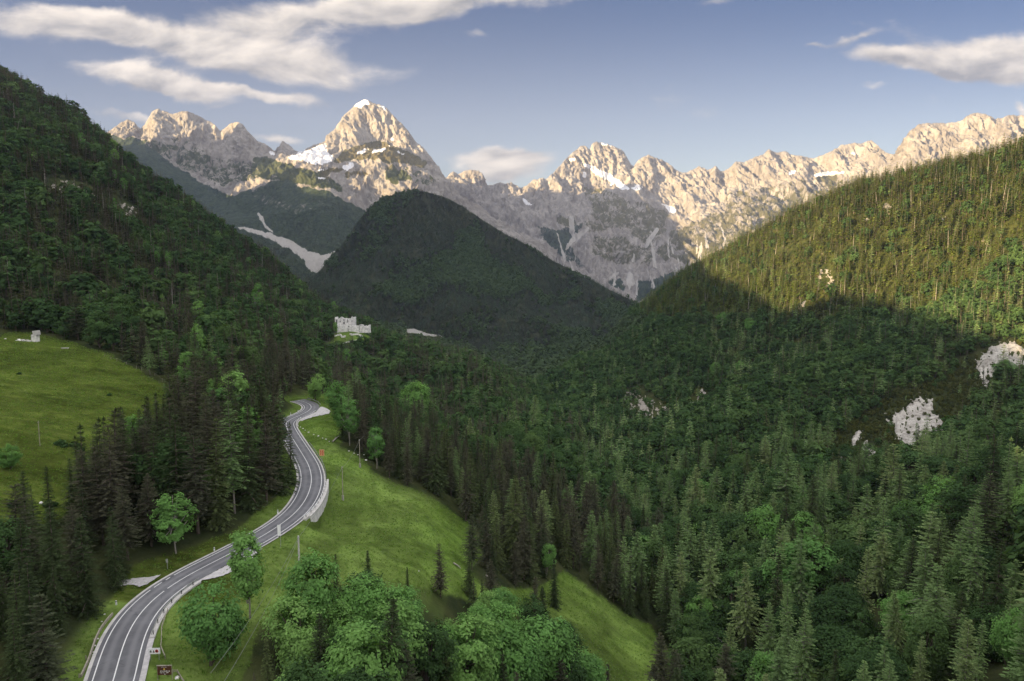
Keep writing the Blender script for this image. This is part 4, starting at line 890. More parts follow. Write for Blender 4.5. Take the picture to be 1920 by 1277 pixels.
# --- single trees read off the photograph: (base px, base py, top py, kind, width factor, label)
HERO = [
 (468,1160,984,'birch',1.05,'tall slim leafy tree on a bare pale trunk beside the lower gravel lay-by'),
 (396,1248,1092,'maple',1.0,'round bright green broadleaf tree beside the lower guardrail'),
 (331,1038,914,'birch',1.25,'light olive leafy tree at the wood edge above the side track'),
 (165,1152,966,'spruce',1.1,'big dark spruce with a broad skirt left of the side track'),
 (100,1112,952,'spruce',1.0,'dark spruce behind the broad one left of the side track'),
 (40,1215,1046,'spruce',1.1,'spruce with yellowish tip on the left bank of the nearest bend'),
 (90,1330,1108,'pine',1.25,'large ragged olive pine on the left bank of the nearest bend'),
 (10,1120,970,'broadleaf',.8,'leafy olive tree at the far left edge, left of the dark spruces'),
 (20,880,832,'maple',1.0,'small bright green tree standing alone in the left meadow'),
 (640,798,718,'maple',.9,'bright green broadleaf tree at the end of the upper gravel lay-by'),
 (655,835,746,'birch',1.0,'slim leafy tree in front of the broadleaf at the upper gravel lay-by'),
 (780,800,720,'maple',1.0,'light green domed broadleaf tree above the dark edge of the wood'),
 (800,850,800,'broadleaf',1.1,'round deep green broadleaf tree below the light domed one'),
 (592,752,704,'maple',.9,'light green broadleaf tree behind the far road bend'),
 (585,1225,1042,'maple',.8,'tall pale green broadleaf tree in front of the stout utility pole'),
 (560,1260,1120,'maple',1.0,'bluish green broadleaf tree on the left of the near thicket'),
 (660,1215,1082,'maple',1.05,'pale green broadleaf tree on top of the near thicket'),
 (735,1225,1092,'maple',1.0,'pale green broadleaf tree right of centre in the near thicket'),
 (640,1300,1180,'broadleaf',1.0,'dull green broadleaf tree low in the near thicket'),
 (720,1330,1165,'broadleaf',1.0,'dark green broadleaf tree low in the middle of the near thicket'),
 (800,1300,1165,'broadleaf',1.0,'grey green broadleaf tree in the near thicket behind the brown pine'),
 (870,1320,1160,'maple',1.05,'leafy broadleaf tree in the right half of the near thicket'),
 (940,1330,1165,'maple',1.05,'yellow green broadleaf tree near the right end of the thicket'),
 (1015,1320,1158,'maple',1.0,'broad rounded tree closing the near thicket on the meadow side'),
 (975,1345,1200,'maple',.8,'bright lime green tree at the bottom right of the near thicket'),
 (1070,1345,1225,'broadleaf',.9,'bluish green tree at the bottom edge beside the meadow'),
 (1300,1320,1190,'broadleaf',1.1,'large dark green broadleaf tree at the bottom end of the meadow'),
 (1350,1340,1215,'broadleaf',.9,'greyish leafy tree at the bottom end of the meadow by the stream'),
 (1432,1330,1215,'maple',.8,'bright green tree at the bottom edge right of the stream'),
 (603,1320,1148,'spruce',1.15,'yellowish spruce standing in front of the near thicket'),
 (505,1330,1190,'spruce',1.0,'light green spruce at the bottom left of the near thicket'),
 (765,1350,1200,'pine',1.0,'greyish brown pine rising in front of the near thicket'),
 (640,1350,1250,'spruce',.8,'tip of a small light green spruce at the bottom edge'),
 (630,1118,1038,'spruce',.9,'dark young spruce on the meadow slope behind the near thicket'),
 (692,1118,1030,'spruce',1.0,'pointed dark spruce in the middle of the meadow slope above the thicket'),
 (765,1115,1062,'spruce',1.0,'short dark spruce on the lower meadow slope above the thicket'),
 (826,1120,1020,'pine',.8,'thin greyish brown conifer on the lower meadow slope'),
 (879,1115,1030,'spruce',.95,'dark upright spruce on the lower meadow slope, right of the thin grey conifer'),
 (905,1140,1085,'spruce',.9,'small green spruce at the lower rim of the meadow slope'),
 (1040,1138,1043,'spruce',.95,'bright green spruce standing between the two meadow patches'),
 (1000,1150,1112,'pine',.9,'small brownish pine between the two meadow patches'),
 (1180,1152,1055,'spruce',.8,'slim green spruce at the foot of the wood above the lower meadow'),
 (1150,1128,1040,'pine',.9,'greyish brown pine at the foot of the wood above the lower meadow'),
 (1245,1160,1040,'larch',.9,'light larch with a pale trunk above the lower meadow corner'),
 (1275,1165,1030,'larch',.9,'tall light larch right of the lower meadow corner'),
 (1668,1242,1102,'larch',.9,'leaning pale trunked conifer on the rocky knoll at lower right'),
 (1682,1238,1120,'larch',.8,'straight pale trunked conifer on the rocky knoll at lower right'),
 (1770,1270,1108,'larch',1.0,'tall conifer right of the rocky knoll at lower right'),
 (1800,1285,1138,'larch',.9,'green conifer with layered branches near the bottom right corner'),
 (1830,1290,1155,'larch',.8,'slim conifer with bare lower trunk near the bottom right corner'),
 (1460,1192,1085,'larch',.9,'light larch with a long pale trunk on the right bank above the stream'),
 (1498,1230,1135,'spruce',1.0,'small conifer in front of the light larch on the right bank'),
 (1680,1065,972,'larch',1.0,'light larch with layered branches on the right slope'),
 (1638,1060,988,'larch',1.0,'yellowish larch next to the layered one on the right slope'),
 (1558,1065,978,'larch',.8,'narrow larch beside the bare brown patch on the right slope'),
 (1768,1055,960,'larch',1.1,'bushy larch on the right slope with a dark trunk'),
 (1840,1010,886,'larch',1.2,'large spreading larch at the right, with a pale straight trunk'),
 (1886,1000,876,'larch',.9,'tall narrow larch at the right edge beside the spreading one'),
 (546,908,792,'spruce',1.0,'dark spruce overhanging the road where the middle curve disappears'),
 (528,925,760,'spruce',1.1,'tall dark spruce at the right end of the roadside wood'),
 (500,942,768,'pine',1.0,'brownish pine second from the right end of the roadside wood'),
 (470,952,752,'spruce',1.1,'tall spruce in the right half of the roadside wood'),
 (440,962,752,'larch',1.0,'tall light green conifer rising above the roadside wood'),
 (405,985,785,'spruce',1.0,'dark spruce in the middle front row of the roadside wood'),
 (372,1000,800,'pine',1.1,'greyish pine above the light olive tree in the roadside wood'),
 (285,985,800,'spruce',1.0,'slender dark spruce in the left half of the roadside wood'),
 (222,985,768,'pine',1.25,'broad topped dark pine standing highest at the left of the roadside wood'),
 (240,1050,910,'pine',1.2,'wide dark pine at the lower left corner of the roadside wood'),
 (1895,1150,1045,'larch',1.2,'spreading light larch at the right edge of the lower slope'),
]
hb = np.array([[h[0], h[1]] for h in HERO], float); HP = hit(hb[:, 0], hb[:, 1])
hk = []
for h, p in zip(HERO, HP):
    if np.isnan(p[0]): continue
    d = p[1] * CP - p[2] * SP; Hm = (h[1] - h[2]) / FPX * d * 1.02
    hk.append((h, p, Hm))
# clear room round the single trees and keep sight lines to them and to the road open
HXY = np.array([[p[0], p[1]] for h, p, Hm in hk]); HR = np.array([Hm * .20 for h, p, Hm in hk])
clash = (((pts[:, None, 0] - HXY[None, :, 0]) ** 2 + (pts[:, None, 1] - HXY[None, :, 1]) ** 2) < HR[None, :] ** 2).any(1)
OPEN = [[(150,1260),(300,1260),(300,1700),(120,1700)], [(262,1330),(262,1190),(345,1080),(470,1080),(545,970),(555,1080),(520,1190),(440,1330)], [(160,1290),(200,1150),(300,1050),(440,1000),(520,965),(560,900),(566,850),(618,830),(618,1000),(640,1040),(560,1080),(480,1130),(430,1090),(345,1110),(300,1170),(285,1290)],
        [(552,800),(530,790),(565,745),(585,742),(622,765),(622,780),(552,800)], [(620,590),(692,590),(700,632),(620,632)], [(0,620),(80,612),(80,640),(0,640)],
        [(-50,650),(60,640),(190,668),(300,715),(332,742),(215,762),(150,815),(60,880),(-50,960)], [(610,870),(690,880),(860,960),(880,1040),(840,1100),(640,1040),(590,990)], [(1050,1060),(1220,1180),(1250,1250),(1130,1230),(1050,1130)]]
near = dist < 420
tx, ty = proj(pts + np.array([0, 0, 13.0]) * size[:, None]); mx, my = proj(pts + np.array([0, 0, 7.0]) * size[:, None])
blocked = np.zeros(len(pts), bool)
for pl in OPEN:
    for X_, Y_ in ((tx, ty), (mx, my), (px, py)):
        for dxp in (-7, 0, 7): blocked |= inpoly(X_ + dxp, Y_, pl)
okk = ~clash & ~(blocked & near) & (pts[:, 2] > -5000) & ~((size * 15 * 1280 / dist > 185) & (px > 900) & (px < 2150))
okk &= ~((px > 545) & (px < 640) & (py > 735) & (py < 850) & near)
pts, px, py, kind, size, dist = pts[okk], px[okk], py[okk], kind[okk], size[okk], dist[okk]
# --- trees as things: the nearest 280 of each kind, seen in the picture; the rest makes up the woods
WORDS = {'olive': 'olive green pine', 'snag': 'bare dead conifer', 'maple': 'bright green broadleaf tree', 'spruce': 'dark spruce', 'pine': 'brownish pine', 'larch': 'light green larch', 'broadleaf': 'leafy broadleaf tree', 'birch': 'slim leafy tree'}
NAMES = {'olive': 'pine_tree', 'snag': 'dead_tree', 'maple': 'broadleaf_tree', 'spruce': 'spruce_tree', 'pine': 'pine_tree', 'larch': 'larch_tree', 'broadleaf': 'broadleaf_tree', 'birch': 'slender_tree'}
def zone(x, y, d):
    if x < 580 and y > 1040 and x < 330: return 'on the left bank of the nearest road bend'
    if x < 700 and 255 * S > d: return 'in the wood between the left meadow and the road'
    if bcpoly(x, y): return 'in the thicket at the bottom of the picture'
    if x < 1290 and y > 820 and d < 330: return 'in the wood along the far rim of the sloping meadow'
    if x >= 1290 and y > 1000: return 'on the lower right slope near the rocky knoll'
    if x >= 1150: return 'on the right slope below the pale cliffs'
    if x < 700: return 'at the foot of the wooded left mountainside'
    return 'in the valley wood below the ruined fort'
bcpoly = lambda x, y: bool(inpoly(np.array([x]), np.array([y]), [(300,1180),(480,1130),(900,1150),(1080,1220),(1120,1700),(200,1700)])[0])
used = {}
def tree(kind, p, H, wid, label, group, rz, var):
    crown, trunk = KINDS[kind][0][var % len(KINDS[kind][0])]
    s = H / KINDS[kind][3]
    t = thing(NAMES[kind], label, 'tree', tuple(p), rz, group); t.rotation_euler = (rt.gauss(0, .025), rt.gauss(0, .025), rz); t.scale = (s * wid, s * wid, s)
    link(bpy.data.objects.new('crown', crown), t); link(bpy.data.objects.new('trunk', trunk), t)
rt = random.Random(5)
for h, p, Hm in hk:
    tree(h[3], p, Hm, h[4], h[5], None, rt.uniform(0, 6.28), rt.randrange(6)); used[h[3]] = used.get(h[3], 0) + 1
taken = np.zeros(len(pts), bool)
vis = (tx[okk] > -25) & (tx[okk] < 1945) & (ty[okk] < 1290)
for kd in KINDS:
    idx = np.where((kind == kd) & vis)[0]; idx = idx[np.argsort(dist[idx] / size[idx])][:{'maple': 110, 'broadleaf': 180, 'olive': 10, 'snag': 40}.get(kd, 280) - used.get(kd, 0)]
    for i in idx:
        z = zone(px[i], py[i], dist[i]); H = KINDS[kd][3] * size[i]
        tree(kd, pts[i], H, rt.uniform(.78, 1.22), WORDS[kd] + ' ' + z, WORDS[kd] + 's ' + z, rt.uniform(0, 6.28), rt.randrange(6))
        taken[i] = True
PROTO = {}
def protos(lod):
    """a library of tree shapes kept outside the scene"""
    if lod in PROTO: return PROTO[lod]
    c = bpy.data.collections.new('tree_shapes'); idx = {}; n = 0
    for kd in KINDS:
        ms = KINDS[kd][1] if lod == 'mid' else KINDS[kd][2]
        idx[kd] = (n, len(ms))
        for m in ms:
            o = bpy.data.objects.new('a%03d_%s' % (n, lod), m); c.objects.link(o); n += 1
    PROTO[lod] = (c, idx); return PROTO[lod]
def scatter(name, P, scale, which, coll, label, cat, squash=None, tilt=0.06):
    me = bpy.data.meshes.new(name); me.vertices.add(len(P)); me.vertices.foreach_set('co', np.asarray(P, np.float32).ravel()); me.update()
    n = len(P)
    a = me.attributes.new('scl', 'FLOAT_VECTOR', 'POINT'); w = np.random.RandomState(n).uniform(.85, 1.2, n)
    a.data.foreach_set('vector', np.column_stack([scale * w, scale * w, scale]).astype(np.float32).ravel())
    a = me.attributes.new('rot', 'FLOAT_VECTOR', 'POINT'); q = np.random.RandomState(n + 1)
    a.data.foreach_set('vector', np.column_stack([q.normal(0, tilt, n), q.normal(0, tilt, n), q.uniform(0, 6.28, n)]).astype(np.float32).ravel())
    a = me.attributes.new('which', 'INT', 'POINT'); a.data.foreach_set('value', np.asarray(which, np.int32))
    o = bpy.data.objects.new(name, me); link(o); tag(o, label, cat, None, 'stuff')
    g = bpy.data.node_groups.new(name, 'GeometryNodeTree')
    g.interface.new_socket('Geometry', in_out='INPUT', socket_type='NodeSocketGeometry'); g.interface.new_socket('Geometry', in_out='OUTPUT', socket_type='NodeSocketGeometry')
    N = g.nodes; gi, go = N.new('NodeGroupInput'), N.new('NodeGroupOutput')
    iop = N.new('GeometryNodeInstanceOnPoints'); ci = N.new('GeometryNodeCollectionInfo')
    ci.inputs['Collection'].default_value = coll; ci.inputs['Separate Children'].default_value = True; ci.inputs['Reset Children'].default_value = True
    iop.inputs['Pick Instance'].default_value = True
    def na(nm, ty):
        x = N.new('GeometryNodeInputNamedAttribute'); x.data_type = ty; x.inputs[0].default_value = nm; return x.outputs[0]
    L = g.links; L.new(gi.outputs[0], iop.inputs['Points']); L.new(ci.outputs[0], iop.inputs['Instance']); L.new(na('which', 'INT'), iop.inputs['Instance Index'])
    L.new(na('rot', 'FLOAT_VECTOR'), iop.inputs['Rotation']); L.new(na('scl', 'FLOAT_VECTOR'), iop.inputs['Scale']); L.new(iop.outputs[0], go.inputs[0])
    md = o.modifiers.new('trees', 'NODES'); md.node_group = g
    return o
def wood(sel, lod, label, name='forest'):
    c, idx = protos(lod); k = kind[sel]; n = len(k)
    w = np.array([idx[q][0] for q in k]) + (np.random.RandomState(n).rand(n) * np.array([idx[q][1] for q in k])).astype(int)
    sc = size[sel] * (1.0 if lod == 'mid' else 1.05)
    scatter(name, pts[sel], sc, w, c, label, 'forest')
rest = ~taken
isf = (pts[:, 1] > 1120) & (px > 700) & (px < 1210) & (py > 600)
rest_all = rest; rest = rest & ~isf
isl = (px < 760) & (pts[:, 1] > 330); isr = (px > 1060) & (pts[:, 1] > 250)
wood(rest & isl, 'mid', 'dense mixed forest covering the steep left mountainside')
wood(rest & isr, 'mid', 'dense larch and broadleaf forest covering the right mountainside')
wood(rest & ~isl & ~isr, 'mid', 'dark mixed wood filling the valley floor')
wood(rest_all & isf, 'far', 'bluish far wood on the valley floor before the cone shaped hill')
bp = np.concatenate([plant(330, 620, 2.9, (1140, 1980)), plant(600, 1000, 4.5, (1250, 1980))]); bx, by = proj(bp)
bs = inpoly(bx, by, [(1540,830),(1620,770),(1690,730),(1800,680),(1850,660),(1940,630),(1940,720),(1860,750),(1780,830),(1700,890),(1550,895)]) | inpoly(bx, by, [(1150,770),(1200,705),(1300,705),(1400,690),(1450,715),(1330,790),(1200,810)])
bs |= (bp[:, 1] > 600 * 1.0) & (bx > 1350) & (by < 560) & (rs.rand(len(bp)) < .8)
for kk_, (pl, _) in CLIFFS.items(): bs &= ~(inpoly(bx, by, pl) & (rs.rand(len(bp)) < .93))
bp = bp[bs]; c, idx = protos('mid'); q = idx['scrub']
scatter('undergrowth', bp, rs.uniform(.12, .30, len(bp)), q[0] + rs.randint(0, q[1], len(bp)), c, 'low olive scrub between the trees and pale rocks of the right slope', 'scrub')
# --- the far woods on the cone and the lower flanks
def on_surface(G, n, seed, cond):
    q = np.random.RandomState(seed); a = G[:-1, :-1]; e1 = G[1:, :-1] - a; e2 = G[:-1, 1:] - a
    ar = np.linalg.norm(np.cross(e1, e2), axis=2).ravel(); ar = ar / ar.sum()
    i = q.choice(len(ar), n, p=ar); s_, t_ = q.rand(n, 1), q.rand(n, 1)
    P = a.reshape(-1, 3)[i] + e1.reshape(-1, 3)[i] * s_ + e2.reshape(-1, 3)[i] * t_
    return P[cond(P)]
def farwood(P, label, seed, mix, hsc=1.0):
    c, idx = protos('far'); q = np.random.RandomState(seed); n = len(P)
    zq = fbm(P[:, 0] / 170, P[:, 1] / 400 + P[:, 2] / 500, 5.5, 4) + q.normal(0, .10, n)
    cut = np.cumsum(np.array(list(mix.values())) / sum(mix.values())); rk = np.argsort(np.argsort(zq)) / n
    ks = np.array(list(mix), object)[np.minimum(np.searchsorted(cut, rk), len(mix) - 1)]
    w = np.array([idx[x][0] for x in ks]) + (q.rand(n) * np.array([idx[x][1] for x in ks])).astype(int)
    scatter('forest', P - np.array([0, 0, 1.0]), q.uniform(.8, 1.35, n) * hsc, w, c, label, 'forest')
def cone_ok(P):
    x, y = proj(P); return (y > 320) & (y < 690) & (P[:, 2] > -225)
PC = on_surface(G_cone[4:], 42000, 3, cone_ok)
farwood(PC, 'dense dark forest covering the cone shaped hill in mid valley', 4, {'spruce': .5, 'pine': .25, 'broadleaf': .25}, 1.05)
def mass_ok(P):
    x, y = proj(P); f = massif_masks['forest'](x, y) > .6; s_ = massif_masks['scree'](x, y) > .3
    return f & ~s_ & (P[:, 1] < 4300) & (P[:, 1] > 1900) & (x > 180) & (x < 760)
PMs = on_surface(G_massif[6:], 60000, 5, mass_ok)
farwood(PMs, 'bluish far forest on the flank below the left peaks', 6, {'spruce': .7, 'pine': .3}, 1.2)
# --- grass tufts
gl = Leafs(); gcoll = bpy.data.collections.new('grass_shapes'); rg = random.Random(9)
for i in range(4):
    gl = Leafs()
    for _ in range(16):
        a = rg.uniform(0, 6.28); d = Vector((math.cos(a) * .5, math.sin(a) * .5, rg.uniform(.25, .75))).normalized(); o = Vector((rg.gauss(0, .22), rg.gauss(0, .22), -.05))
        gl.kite(o, d, Vector((-math.sin(a), math.cos(a), 0)), rg.uniform(.3, .75), .06, rg.random())
    o = bpy.data.objects.new('a%d_grass' % i, mesh_np('grass_tuft', np.array([tuple(v) for v in gl.v]), np.array(gl.f), [M['grass']], False, {'tint': gl.t})); gcoll.objects.link(o)
# grass also where the wood leaves gaps round the meadows
cell = 3.0; gx0, gy0 = -330.0, 60.0; oc = np.zeros((200, 240))
tr_ = np.concatenate([pts[:, :2], HXY]); ii = ((tr_[:, 1] - gy0) / cell).astype(int); jj = ((tr_[:, 0] - gx0) / cell).astype(int)
g_ = (ii >= 0) & (ii < 200) & (jj >= 0) & (jj < 240); np.add.at(oc, (ii[g_], jj[g_]), 1.0)
oc = blur(blur(oc, 2.0, 0), 2.0, 1)
I_, J_ = np.clip(((YY - gy0) / cell).astype(int), 0, 199), np.clip(((XX - gx0) / cell).astype(int), 0, 239)
fill = sstep(-oc[I_, J_], -.10, -.03) * (YY < 345) * (YY > 62) * (PXg < 1290)
fill = blur(fill, 1.5, 0)
mead2 = np.maximum(mead, fill); a_ = bpy.data.objects['terrain'].data.attributes['meadow']; a_.data.foreach_set('value', mead2.astype(np.float32).ravel())
def meadow2_at(P):
    ri = np.interp(np.log(P[:, 1]), np.log(GY), np.arange(NYR)).astype(int); ci = np.interp(P[:, 0] / P[:, 1] * FPX + 960, GP, np.arange(len(GP))).astype(int)
    return mead2[ri, ci]
gp = []
for y in np.arange(70, 345, .9):
    xs = np.arange(-.86 * y, .45 * y, .9); gp.append(np.stack([xs + rs.uniform(-.7, .7, len(xs)), y + rs.uniform(-.7, .7, len(xs))], -1))
gp = np.concatenate(gp); gp = np.column_stack([gp, hz(gp[:, 0], gp[:, 1])])
gd, _, _ = road_dist(gp[:, 0], gp[:, 1])
dn = fbm(gp[:, 0] / 9, gp[:, 1] / 9, 2.2, 4)
gp = gp[(meadow2_at(gp) > .45) & (gd > 5.2) & (dn > -.25 + rs.uniform(-.25, .25, len(gp)))]
scatter('grass', gp, np.random.RandomState(3).uniform(.30, .80, len(gp)), np.random.RandomState(4).randint(0, 4, len(gp)), gcoll, 'long rough grass growing on the meadows', 'grass', tilt=.2)
print('TREES', len(pts), taken.sum(), len(PC), len(PMs), len(gp))
#@@TREES_END
#@@THINGS
# ------------------------------------------------------------------ the road and what stands along it
def strip(name, i0, i1, offs, dz, mat, parent=None, attrs=None, dash=None):
    v, f = [], []; n = len(offs); lane = []
    for i in range(i0, i1 + 1):
        for a in offs: v.append((RC[i, 0] + RN[i, 0] * a, RC[i, 1] + RN[i, 1] * a, RZ[i] + dz)); lane.append(max(0, 1 - abs(abs(a) - 1.5) / .9))
    for i in range(i1 - i0):
        for k in range(n - 1): f.append((i * n + k, i * n + k + 1, (i + 1) * n + k + 1, (i + 1) * n + k))
    me = mesh_np(name, np.array(v), np.array(f), [mat], False, {'lane': lane})
    return link(bpy.data.objects.new(name, me), parent)
NS = len(RC) - 1
road = strip('road', 0, NS, [-3.5, -2.9, -2.4, -1.95, -1.5, -1.05, -.5, 0, .5, 1.05, 1.5, 1.95, 2.4, 2.9, 3.5], 0.0, M['asphalt']); road['kind'] = 'structure'
def line(name, a, b, off): strip(name, max(0, a), min(NS, b), [off - .085, off + .085], 0.012, M['paint'], road)
j0, j1 = s_of(268, 1103), s_of(304, 1080)
line('edge_line', 0, j0, -2.8); line('edge_line', j1, NS, -2.8)
for t in (.28, .66): line('edge_line_dash', int(j0 + (j1 - j0) * t), int(j0 + (j1 - j0) * t) + 3, -2.8)
c0, c1 = s_of(301, 1106), s_of(327, 1088)
line('centre_line', 0, c0, 0); line('centre_line', c1, NS, 0); line('centre_line_dash', (c0 + c1) // 2 - 1, (c0 + c1) // 2 + 2, 0)
e0, e1 = s_of(350, 1098), s_of(452, 1046)
line('edge_line', 0, e0, 2.8); line('edge_line', e1, NS - 26, 2.8)
for (a, b, off0, off1, nm, mt) in ((0, NS, -4.05, -3.5, 'road_verge', 'concrete'), (0, e0 - 18, 3.5, 4.35, 'road_verge', 'gravel'), (s_of(600, 920), NS - 30, 3.5, 3.95, 'road_verge', 'concrete'), (e1, s_of(600, 920), 3.5, 3.9, 'road_verge', 'gravel')):
    o = strip(nm, a, b, [off0, off1], -0.05, M[mt]); o['kind'] = 'structure'
def pad(name, poly, mat, dz=-0.035):
    P = []; n = len(poly)
    for i in range(n):
        a, b = np.array(poly[i], float), np.array(poly[(i + 1) % n], float); m = max(1, int(np.linalg.norm(b - a) / 4))
        for q in range(m): P.append(a + (b - a) * q / m)
    P = np.array(P); P += np.stack([fbm(P[:, 0] * .2, P[:, 1] * .2, 1.1, 3), fbm(P[:, 0] * .2, P[:, 1] * .2, 6.1, 3)], -1) * 1.6
    u, v = ray(P[:, 0], P[:, 1]); Y = (ZR + dz) / v
    me = mesh_np(name, np.stack([u * Y, Y, 0 * Y + ZR + dz], -1), [tuple(range(len(P)))], [M[mat]])
    if me.polygons[0].normal.z < 0: me.flip_normals()
    return struct(name, me)
for nm, pl in PADS: pad(nm, pl, 'gravel', -0.03)
def at(px, py): return hit(np.array([px]), np.array([py]))[0]
def mpp(p): return (p[1] * CP - p[2] * SP) / FPX          # metres per pixel there
def station(i, off, dz=0.0): return Vector((RC[i, 0] + RN[i, 0] * off, RC[i, 1] + RN[i, 1] * off, RZ[i] + dz))
def guardrail(label, a, b, off, rail, post, kerb=None, step=4, h=.78):
    a, b = min(a, b), max(a, b); m = (a + b) // 2
    t = thing('guardrail', label, 'guardrail', station(m, off))
    L = lambda i, o, z: tuple(station(i, o, z) - station(m, off))
    idx = list(range(a, b + 1)); mb = MB()
    mb.sweep([L(i, off, 0) for i in idx], [RN[i] for i in idx], [(-.06, h), (-.10, h - .08), (-.05, h - .16), (-.10, h - .24), (-.06, h - .32), (-.02, h - .32), (-.02, h)])
    mb.part('rail', M[rail], t)
    for i in idx[1::step]:
        MB().box(L(i, off + .08, h / 2 - .25), (.14, .10, h + .5), math.atan2(RT[i, 1], RT[i, 0])).part('post', M[post], t)
    if kerb: MB().sweep([L(i, off, 0) for i in idx], [RN[i] for i in idx], [(-.35, -.5), (-.35, kerb), (.45, kerb), (.45, -.5)]).part('kerb', M['concrete'], t)
    return t
guardrail('steel guardrail with dark posts on a pale kerb, along the nearest bend', s_of(275, 1200), s_of(362, 1091), 3.95, 'galv', 'dark_steel', .10, 4)
guardrail('greenish steel guardrail without a kerb, along the start of the middle curve', s_of(606, 902), s_of(557, 836), 4.1, 'galv', 'dark_steel', None, 3, .85)
guardrail('white guardrail on top of the curved concrete retaining wall', s_of(570, 974), s_of(606, 903), 3.95, 'white', 'dark_steel', .16, 3)
guardrail('short white guardrail above the small upper retaining wall', s_of(533, 801), s_of(556, 786), 3.95, 'white', 'dark_steel', .12, 3)
guardrail('dark steel guardrail round the outside of the far bend', s_of(598, 761), NS - 2, 3.95, 'galv', 'dark_steel', None, 3, .8)
def retaining(label, a, b, d0, d1, off=4.3):
    a, b = min(a, b), max(a, b); m = (a + b) // 2; t = thing('retaining_wall', label, 'retaining wall', station(m, off, -d0))
    v, f = [], []; n = b - a
    for k in range(n + 1):
        i = a + k; q = k / n; d = d0 + (d1 - d0) * q ** .8
        for (o, z) in ((off, -.02), (off + .35, -.02), (off + .35 + d * .12, -d), (off, -d)): v.append(tuple(station(i, o, z) - station(m, off, -d0)))
    for k in range(n):
        for e in range(4): f.append((k * 4 + e, k * 4 + (e + 1) % 4, k * 4 + 4 + (e + 1) % 4, k * 4 + 4 + e))
    f += [(0, 1, 2, 3), (n * 4 + 3, n * 4 + 2, n * 4 + 1, n * 4)]
    mb = MB(); mb.v, mb.f = v, f; mb.part('wall', M['concrete'], t)
    MB().sweep([tuple(station(i, off, 0) - station(m, off, -d0)) for i in range(a, b + 1)], [RN[i] for i in range(a, b + 1)], [(-.1, 0.0), (-.1, .10), (.5, .10), (.5, 0.0)]).part('coping', M['concrete'], t)
retaining('pale curved concrete retaining wall under the white guardrail at the middle curve', W1a, W1b, 4.4, 1.2)
retaining('small pale retaining wall under the upper road section', W2a, W2b, 3.6, 2.4)
# low timber edging on the hill side of the nearest bend
a, b = s_of(186, 1262), s_of(214, 1152); m = (a + b) // 2
t = thing('timber_edging', 'long low timber edging on the hill side of the nearest bend', 'edging', station(m, -4.6))
MB().sweep([tuple(station(i, -4.6 - .25 * math.sin(i * .3), 0) - station(m, -4.6)) for i in range(min(a, b), max(a, b) + 1)], [RN[i] for i in range(min(a, b), max(a, b) + 1)], [(-.1, -.3), (-.1, .28), (.1, .28), (.1, -.3)]).part('beam', M['wood'], t)
for k in range(min(a, b), max(a, b), 5): MB().box(tuple(station(k, -4.8, 0) - station(m, -4.6)), (.12, .12, .8)).part('stake', M['wood'], t)
# delineator posts
def delineator(px, py, hp, label):
    p = at(px, py); s_ = hp * mpp(p)
    t = thing('delineator_post', label, 'road post', tuple(p), 0, 'white delineator posts along the road')
    MB().box((0, 0, s_ * .36 - .2), (.24, .16, s_ * .72 + .4)).part('post', M['white'], t); MB().box((0, 0, s_ * .80), (.25, .17, s_ * .16)).part('band', M['black'], t); MB().box((0, 0, s_ * .94), (.24, .16, s_ * .12)).part('cap', M['white'], t)
for q in ((218, 1134, 8, 'white delineator post above the timber edging on the nearest bend'), (402, 1033, 7, 'white delineator post on the straight below the light olive tree'), (521, 964, 8, 'white delineator post behind the white panel, across the road'), (552, 929, 7, 'white delineator post inside the middle curve'), (545, 779, 5, 'white delineator post inside the far bend'), (559, 773, 4, 'tiny white delineator post furthest up the far bend'), (551, 835, 6, 'white delineator post where the road leaves the trees')): delineator(*q)
# sign boards
def board(name, label, cat, px0, px1, py0, py1, pyb, posts, mat, edge=None, cx=None, ry=0.0):
    p = at((px0 + px1) / 2, pyb); k = mpp(p); w, h, z0 = (px1 - px0) * k, (py1 - py0) * k, (pyb - py1) * k
    t = thing(name, label, cat, tuple(p), ry)
    MB().box((0, 0, z0 + h / 2), (w, .06, h)).part('panel', M[mat], t)
    for q in posts: MB().tube([(q * w, .09, -.6), (q * w, .09, z0 + h * .98)], .05, 6).part('post', M['wood' if edge else 'galv'], t)
    return t, w, h, z0
def mark(t, pts, mat, name, y=-.045):
    me = bpy.data.meshes.new(name); n = len(pts)
    v = [(x, y, z) for x, z in pts] + [(x, y + .012, z) for x, z in pts]
    f = [tuple(range(n)), tuple(reversed(range(n, 2 * n)))] + [(i, n + i, n + (i + 1) % n, (i + 1) % n) for i in range(n)]
    me.from_pydata(v, [], f); me.materials.append(M[mat]); return link(bpy.data.objects.new(name, me), t)
circ = lambda x, z, r, n=14: [(x + r * math.cos(6.283 * i / n), z + r * math.sin(6.283 * i / n)) for i in range(n)]
t, w, h, z0 = board('information_sign', 'white information board with three small emblems, between road and timber rail', 'sign', 279, 301, 1214, 1225.5, 1238, (-.36, .36), 'white', ry=.05)
mark(t, [(-.36 * w, z0 + .28 * h), (-.20 * w, z0 + .28 * h), (-.20 * w, z0 + .42 * h), (-.24 * w, z0 + .66 * h), (-.31 * w, z0 + .66 * h), (-.36 * w, z0 + .42 * h)], 'cable', 'emblem')
mark(t, [(-.11 * w, z0 + .25 * h), (.05 * w, z0 + .25 * h), (-.03 * w, z0 + .72 * h)], 'black', 'emblem')
mark(t, circ(.22 * w, z0 + .5 * h, .26 * h), 'red', 'emblem'); mark(t, circ(.22 * w, z0 + .5 * h, .15 * h), 'black', 'emblem', -.06)
t, w, h, z0 = board('park_sign', 'dark brown board with two rows of white lettering and a yellow emblem', 'sign', 296.5, 322, 1247, 1265, 1276, (-.52, .52), 'brown', 'wood', ry=.04)
